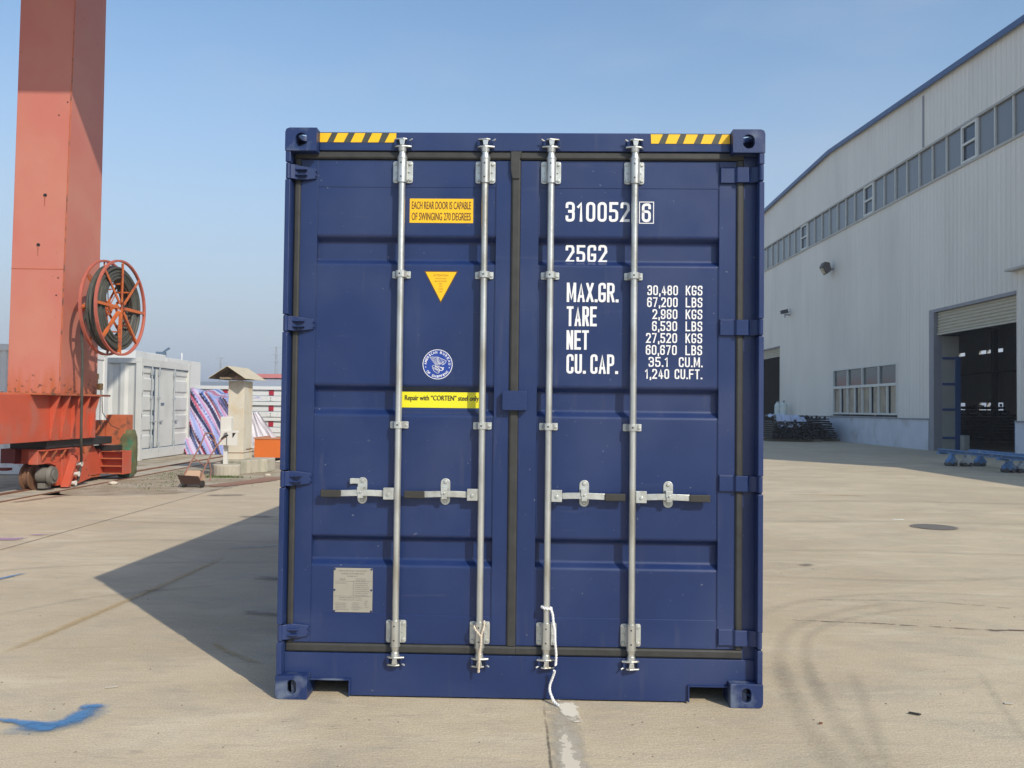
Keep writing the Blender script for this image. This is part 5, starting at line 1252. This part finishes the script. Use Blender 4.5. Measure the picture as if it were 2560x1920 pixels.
# translucent sheet over goods behind the orange skip
mb = MB(); n = 16; vs = []; rnd = random.Random(3)
for j in range(9):
    for i in range(n): u = i/(n-1); v = j/8; vs.append((-7.35+1.10*u*(1-.70*v), 24.3+.03*math.sin(i*2.2+j*.5)+.4*v, .35+.92*v+.03*math.sin(i*3)))
mb.add(vs, [(j*n+i, j*n+i+1, (j+1)*n+i+1, (j+1)*n+i) for j in range(8) for i in range(n-1)])
tag(mb.build('plastic_sheet', mat('milky_plastic', (.60, .57, .60), .35, var=.08, vscale=3), smooth=True), 'milky plastic sheet draped behind the orange skip', 'sheet')
# stack of folded white flat racks
M['rackred'] = mat('red_reflector_panel', (.36, .022, .045), .5)
def flat_rack(z, label, first):
    t = empty('folded_flat_rack', (-8.6, 30.0, z), 0, label, 'flat rack', 'folded white flat racks in one stack')
    mb = MB(); mb.box(-4.2, 5.2, .0, 2.4, .01, .185); mb.box(-4.2, 5.2, .05, 2.35, .20, .40); mb.box(-4.2, 5.2, -.02, 2.4, .405, .520)
    mb.build('frame', M['wcont'], t, bevel=.006)
    mb = MB(); mb.box(-4.19, 5.19, .015, .03, .1855, .1995); mb.box(-4.19, 5.19, .015, .04, .4005, .4045); mb.build('groove', M['wline'], t)
    for x in ((-1.15, .42) if first else (.42,)):
        mb = MB(); mb.box(x, x+.16, .030, .0495, .215, .395); mb.build('reflector', M['rackred'], t)
    mb = MB(); mb.box(.36, .62, -.012, -.001, .02, .175); 
    cc = mb.build('lock_plate', M['wcont'], t)
    mb = MB()
    for zz in (.05, .125): mb.cyl((.49, -.020, zz), (.49, -.0125, zz), .016, 8)
    mb.build_each('lock_hole', M['dark'], cc)
for k, lb in enumerate(('bottom one of the stacked folded white flat racks behind the kiosk', 'second from the bottom of the stacked folded white flat racks', 'third from the bottom of the stacked folded white flat racks', 'topmost folded white flat rack, red square left of the kiosk')):
    flat_rack(.0+.53*k, lb, k == 3)
# white blocks behind the pale container
mb = MB(); mb.box(-21, -15.0, 35.3, 38.45, 0, 3.60); wb = tag(mb.build('white_building', M['wcont'], bevel=.02), 'taller white flat-roofed cabin showing above the pale container', 'building')
mb = MB(); mb.box(-21, -15.0, 38.5, 42.8, 0, 3.50); mb.cyl((-15.3, 41.1, 3.5), (-15.3, 41.1, 3.85), .04, 8); tag(mb.build('white_building', M['wcont'], bevel=.02), 'lower white flat-roofed cabin between the pale container and the kiosk', 'building')
mb = MB(); mb.box(-15.5, -15.1, 38.55, 38.75, 3.5, 3.75); mb.tube([(-15.2, 38.7, 3.75), (-15.2, 39.1, 3.9), (-15.2, 39.3, 3.95)], .05, 6); tag(mb.build('roof_vent', M['wline']), 'small dark vent on the roof step of the white cabins', 'vent')
# far sheds
def shed(loc, w, d, h, wm, rm, label, red=False):
    t = empty('far_shed', loc, 0, label, 'shed')
    mb = MB(); mb.box(0, w, 0, d, 0, h*.62); mb.build('wall', wm, t)
    mb = MB(); mb.prism([(-.5, h*.62), (d/2, h), (d+.5, h*.62)], 'x', -.5, w+.5); r = mb.build('roof', rm, t)
    if red: mb = MB(); mb.box(-.6, w+.6, d/2-3.2, d/2+.3, h-.55, h+.12); mb.build('ridge_band', M['farred'], r)
    mb = MB()
    for i in range(int(w/6)): mb.box(2+i*6, 5+i*6, -.06, 0, h*.30, h*.48)
    mb.build('windows', M['farteal'], t)
M['farred'] = mat('far_red_roof', (.52, .16, .14), .7); M['farteal'] = mat('far_teal_glass', (.16, .27, .29), .4)
shed((-75, 150, 0), 28, 22, 5.6, mat('far_grey_wall', (.33, .35, .37), .8), mat('far_grey_roof', (.20, .225, .25), .8), 'long low grey shed far behind the folded flat racks')
shed((-42, 140, 0), 30, 18, 6.5, mat('far_pale_wall', (.36, .39, .43), .8), mat('far_pale_roof', (.30, .33, .37), .8), 'far grey shed with a red ridge beside the blue container', True)
# lattice pylons
def pylon(x, y, h, label):
    mb = MB(); b = h*.055; n = 9
    lv = [(h*i/n, b*(1-.86*(i/n)**.7)) for i in range(n+1)]
    for (za, wa), (zb, wb_) in zip(lv[:-1], lv[1:]):
        for sx, sy in ((-1, -1), (1, -1), (1, 1), (-1, 1)): mb.cyl((x+sx*wa, y+sy*wa, za), (x+sx*wb_, y+sy*wb_, zb), .09, 4)
        for (ax, ay), (bx_, by_) in (((-1, -1), (1, -1)), ((1, -1), (1, 1)), ((1, 1), (-1, 1)), ((-1, 1), (-1, -1))):
            mb.cyl((x+ax*wa, y+ay*wa, za), (x+bx_*wb_, y+by_*wb_, zb), .055, 4); mb.cyl((x+bx_*wa, y+by_*wa, za), (x+ax*wb_, y+ay*wb_, zb), .055, 4)
    for z, w in ((h*.97, h*.10), (h*.86, h*.14), (h*.75, h*.11)): mb.cyl((x-w, y, z), (x+w, y, z+.3), .12, 4)
    return tag(mb.build('pylon', M['pyl']), label, 'pylon', 'power pylons on the horizon')
M['pyl'] = mat('far_pylon_steel', (.34, .37, .41), .7)
pylon(-98.4, 300, 17.6, 'faint shorter lattice pylon left of the tin-roofed kiosk'); pylon(-79.5, 300, 21.5, 'faint taller lattice pylon just left of the blue container')

# tin-roofed kiosk, its block, meter box
M['cream'] = mat('rusty_cream_paint', (.60, .56, .46), .65, var=.06, vscale=5, col2=(.54, .42, .25), thr=(.50, .72), cscale=2.6)
M['tin'] = mat('pale_tin_roof', (.56, .49, .35), .6, var=.08, vscale=6)
M['under'] = mat('shaded_underside', (.07, .055, .045), .9, var=.3, vscale=12, col2=(.16, .13, .08), thr=(.5, .6), cscale=6)  # dirty underside, its colour darkened further for the shade below the roof
K = empty('power_kiosk', (-5.88, 19.0, 0), 0, 'tall narrow cream steel kiosk under a small gabled tin roof', 'kiosk')
mb = MB(); mb.box(-.17, .17, 0, .62, .31, 1.99); mb.box(-.18, .18, -.012, .64, .295, .45); mb.build('cabinet', M['cream'], K, bevel=.006)
mb = MB(); mb.box(-.182, .182, -.016, .645, .432, .448); mb.box(.17, .183, .2, .66, .50, .515); mb.build('rust_seam', M['rust'], K)
for s in (-1, 1):
    mb = MB(); a = [(-.02*0, 2.300), (s*.40, 2.035), (s*.40, 2.023), (0, 2.288)]
    vs = [(x-.10, -.35, z) for x, z in a]+[(x-.05, 1.0, z) for x, z in a]
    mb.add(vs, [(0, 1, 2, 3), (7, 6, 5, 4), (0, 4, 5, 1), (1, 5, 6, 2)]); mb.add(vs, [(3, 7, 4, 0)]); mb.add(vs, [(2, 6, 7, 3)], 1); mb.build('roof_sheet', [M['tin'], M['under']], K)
mb = MB(); mb.box(-.30, .20, -.20, -.17, 2.02, 2.06); mb.box(-.30, .20, .6, .63, 2.02, 2.06); mb.prism([(-.33, 2.055), (-.10, 2.21), (.12, 2.055)], 'y', .30, .32); mb.box(.0, .14, -.02, .0, 1.995, 2.12); mb.build_each('roof_frame', M['wood'], K)
mb = MB(); mb.box(-.02, .03, -.03, -.021, 2.0, 2.10); mb.box(.03, .16, .02, .04, 2.0, 2.12); mb.build('red_board', mat('pale_red_board', (.50, .30, .27), .7), K)
M['oldconc'] = mat('stained_concrete', (.44, .40, .32), .9, var=.14, vscale=6, col2=(.27, .27, .20), thr=(.50, .68), cscale=4, stretch=(1, 1, .35), bump=.4, bscale=20)
mb = MB(); mb.prism([(-.62-5.5, 18.75), (-5.62, 18.62), (-5.42, 19.2), (-5.28, 19.35), (-5.26, 19.95), (-6.12, 19.95)], 'z', 0, .292); tag(mb.build('concrete_plinth', M['oldconc'], bevel=.02), 'pale concrete plinth under the tin-roofed kiosk', 'plinth')
mb = MB(); mb.prism([(-5.82+.29*math.cos(a)*(1 if abs(math.cos(a)) < .8 else .97), 18.25+.26*math.sin(a)) for a in [2*PI*i/22 for i in range(22)]], 'z', -.01, .245); tag(mb.build('concrete_block', M['oldconc'], bevel=.03), 'stained low round-cornered concrete block in front of the kiosk', 'concrete block')
T_ = empty('meter_box', (-5.83, 18.2, .24), 0, 'white steel meter box on a short post in front of the kiosk', 'meter box')
M['wbox'] = mat('white_box_paint', (.66, .65, .60), .5, var=.04)
mb = MB(); mb.prism(rrect(-.12, .10, .55, .985, .03, 3), 'y', .0, .16); mb.box(-.13, .15, -.05, .17, .395, .549+.09*0); mb.prism([(-.13, .395), (.15, .395), (.10, .70), (-.10, .70)], 'y', -.03, -.005); b_ = mb.build('box', M['wbox'], T_, bevel=.008)
mb = MB(); mb.box(.06, .27, -.10, -.085, .40, .66); mb.prism([(.02, .70), (.23, .70), (.27, .665), (.0, .66)], 'y', -.10, .05); mb.build('door', M['wbox'], b_)
mb = MB(); mb.prism([(.165, .655), (.235, .655), (.17, .55)], 'y', -.106, -.1015); mb.build('opening', M['dark'], b_)
mb = MB(); mb.box(-.06, .02, .04, .12, 0, .394); mb.build('post', M['wbox'], T_)
# orange skip
SK = empty('orange_skip', (-5.7, 23.1, 0), 0, 'bright orange steel skip standing beside the blue container', 'skip')
mb = MB(); mb.box(-.95, 1.1, 0, .04, .10, .585); mb.box(-.95, -.91, .041, 1.4, .10, .585); mb.box(1.06, 1.1, .041, 1.4, .10, .585); mb.box(-.909, 1.059, 1.36, 1.4, .10, .585); mb.box(-.909, 1.059, .041, 1.359, .11, .14); mb.build('body', mat('bright_orange_paint', (.66, .155, .022), .5, var=.04), SK)
mb = MB(); mb.box(-.97, 1.12, -.02, .05, .586, .625); mb.box(-.97, -.90, .051, 1.42, .586, .625); mb.build('rim', mat('faded_orange_rim', (.48, .24, .14), .6), SK)
mb = MB(); mb.box(-.2, 1.0, .1, 1.3, 0, .095); mb.build('skid', M['black'], SK)
M['stone'] = mat('pale_stone', (.52, .47, .38), .9, var=.15, vscale=12, bump=.5, bscale=30)
def stone(x, y, s, label, flat=.6):
    rnd = random.Random(int(x*100+y*7)); bm = bmesh.new(); bmesh.ops.create_icosphere(bm, subdivisions=2, radius=s)
    for v in bm.verts: v.co = Vector((v.co.x*1.25*rnd.uniform(.85, 1.15), v.co.y*rnd.uniform(.85, 1.15), v.co.z*flat*rnd.uniform(.85, 1.15)))
    me = bpy.data.meshes.new('stone'); bm.to_mesh(me); bm.free(); me.materials.append(M['stone']); o = bpy.data.objects.new('stone', me); COL.objects.link(o); o.location = (x, y, s*flat*.7)
    tag(o, label, 'stone', 'loose stones by the kiosk')
stone(-4.98, 18.3, .055, 'pale stone on the dirt beside the rust-stained edge'); stone(-5.55, 22.6, .13, 'larger pale stone at the foot of the orange skip'); stone(-5.28, 22.5, .10, 'pale stone nearest the blue container below the skip'); stone(-5.85, 22.55, .09, 'small pale stone below the left part of the orange skip', .45)
stone(-7.15, 16.0, .07, 'pale stone on the dirt in front of the crane buffer'); stone(-6.9, 20.3, .06, 'small stone beside the crane rail')

# hand truck with a box
HT = empty('hand_truck', (-5.60, 15.62, 0), rad(-4), 'old rusty hand truck leaning back with a dark toe plate and a tan box', 'hand truck')
M['htrust'] = mat('rusty_pink_steel', (.27, .135, .10), .8, var=.2, vscale=20)
mb = MB(); mb.add([(-.215, -.10, .225), (.165, -.10, .208), (.21, -.02, .055), (-.165, -.02, .050), (-.215, -.088, .228), (.165, -.088, .211), (.21, -.008, .058), (-.165, -.008, .053)], [(0, 1, 2, 3), (7, 6, 5, 4), (0, 4, 5, 1), (1, 5, 6, 2), (2, 6, 7, 3), (3, 7, 4, 0)]); mb.build('toe_plate', mat('dark_rusty_plate', (.075, .040, .030), .7, var=.2), HT)
tubes = (('side_rail', [(-.13, -.03, .20), (-.06, .06, .40), (.03, .16, .64), (.09, .25, .84), (.11, .28, .93)]),
         ('side_rail', [(.17, -.03, .14), (.20, .04, .30), (.27, .12, .52), (.36, .20, .72), (.43, .26, .84), (.50, .30, .90)]))
for nm, pts in tubes: mb = MB(); mb.tube(smooth_path(pts, 5), .014, 7); mb.build(nm, M['htrust'], HT)
mb = MB(); mb.tube(smooth_path([(.11, .28, .93), (.14, .29, .955), (.24, .29, .94), (.30, .27, .86), (.33, .22, .74)], 5), .014, 7); mb.tube([(-.02, .12, .52), (.22, .08, .38)], .011, 6); mb.tube([(.30, .26, .80), (.19, .26, .90)], .011, 6); mb.tube([(.26, .12, .48), (.29, .16, .30), (.28, .14, .10)], .012, 6); mb.build('cross_bar', M['htrust'], HT)
mb = MB(); mb.tube(smooth_path([(.42, .26, .845), (.47, .27, .90), (.54, .28, .925)], 4), .017, 7); mb.build('hand_grip', M['grip'], HT)
for x in (-.13, .19):
    mb = MB(); mb.cyl((x-.02, .02, .065), (x+.025, .02, .065), .063, 16); mb.build('wheel', M['grip'], HT)
mb = MB(); Mx = Matrix.Translation((.0, .10, .16)) @ Matrix.Rotation(rad(-22), 4, 'X'); mb.box(-.13, .14, -.10, .22, -.05, .11, M=Mx); tag(mb.build('cardboard_box', mat('tan_box', (.50, .34, .23), .8, var=.06), bevel=.004), 'tan box lying on the toe plate of the hand truck', 'box').matrix_world = Matrix.Translation((-5.60, 15.62, 0))

# ================================================================== SMALL THINGS ON THE YARD
t = empty('manhole_cover', (5.50, 11.37, 0), 0, 'round dark manhole cover set in the concrete right of the container', 'manhole cover')
M['iron'] = mat('cast_iron', (.19, .17, .145), .7, metal=.3, var=.15, vscale=20, bump=.5, bscale=60)
mb = MB(); mb.cyl((0, 0, -.01), (0, 0, .010), .25, 40); mb.build('lid', M['iron'], t)
mb = MB(); n = 40; vs = [(r*math.cos(2*PI*i/n), r*math.sin(2*PI*i/n), .0085) for r in (.256, .285) for i in range(n)]; mb.add(vs, [(i, (i+1) % n, (i+1) % n+n, i+n) for i in range(n)]); mb.build('frame', mat('iron_frame', (.22, .20, .17), .8), t)
def scrap(name, x, y, pts, h, m, label, cat, rz=0):
    mb = MB(); mb.prism(pts, 'z', .004, .004+h); o = mb.build(name, m); o.location = (x, y, 0); o.rotation_euler = (0, 0, rz); return tag(o, label, cat)
scrap('paper_scrap', 5.36, 12.1, [(-.09, -.02), (.07, -.03), (.09, .02), (-.03, .01), (-.06, .025)], .008, M['wbox'], 'white paper scrap lying near the manhole cover', 'paper')
scrap('wood_chip', 2.0, 4.335, [(-.028, -.004), (.02, -.008), (.03, .002), (-.02, .007)], .007, M['grip'], 'dark splinter on the concrete right of the container', 'debris', -.5)
scrap('wood_chip', 1.49, 4.19, [(-.008, -.005), (.008, -.004), (.006, .006), (-.007, .005)], .006, M['rust'], 'tiny brown chip on the concrete right of the container', 'debris')
scrap('paint_flake', 2.56, 4.51, [(-.026, -.010), (.018, -.014), (.028, .006), (-.012, .014)], .003, M['stone'], 'pale flake on the concrete at the right edge', 'debris')
scrap('paint_flake', -2.05, 4.62, [(-.03, -.008), (.03, -.02), (.04, .0), (-.02, .014)], .003, M['stone'], 'pale flake above the blue spray mark', 'debris', .5)
rnd = random.Random(21); mb = MB()
for i in range(420):
    y = 3.2+rnd.random()**1.6*14; x = rnd.uniform(-.62, .62)*y; s = rnd.uniform(.0015, .0055)
    if -1.2 < x < 1.3 and y > 4.3: continue
    vs = [(x+s*dx*rnd.uniform(.6, 1.2), y+s*dy*rnd.uniform(.6, 1.2), z*s*.9+.001) for dx, dy, z in ((-1, -1, 0), (1, -1, 0), (1, 1, 0), (-1, 1, 0), (0, 0, 1))]
    mb.add(vs, [(0, 1, 4), (1, 2, 4), (2, 3, 4), (3, 0, 4)])
tag(mb.build('grit', mat('yard_grit', (.22, .18, .14), .9)), 'fine grit scattered over the concrete yard', 'grit', kind='stuff')

# ================================================================== HAZE
hm = bpy.data.materials.new('pale_haze'); hm.use_nodes = True; N = hm.node_tree.nodes; N.remove(N['Principled BSDF'])
pv = N.new('ShaderNodeVolumePrincipled'); pv.inputs['Color'].default_value = (.86, .92, 1, 1); pv.inputs['Density'].default_value = .0013; pv.inputs['Anisotropy'].default_value = .25
hm.node_tree.links.new(pv.outputs[0], N['Material Output'].inputs['Volume'])
mb = MB(); mb.box(-S-20, S+20, -80, S+20, -1.0, 24.0); tag(mb.build('haze', hm), kind='stuff')
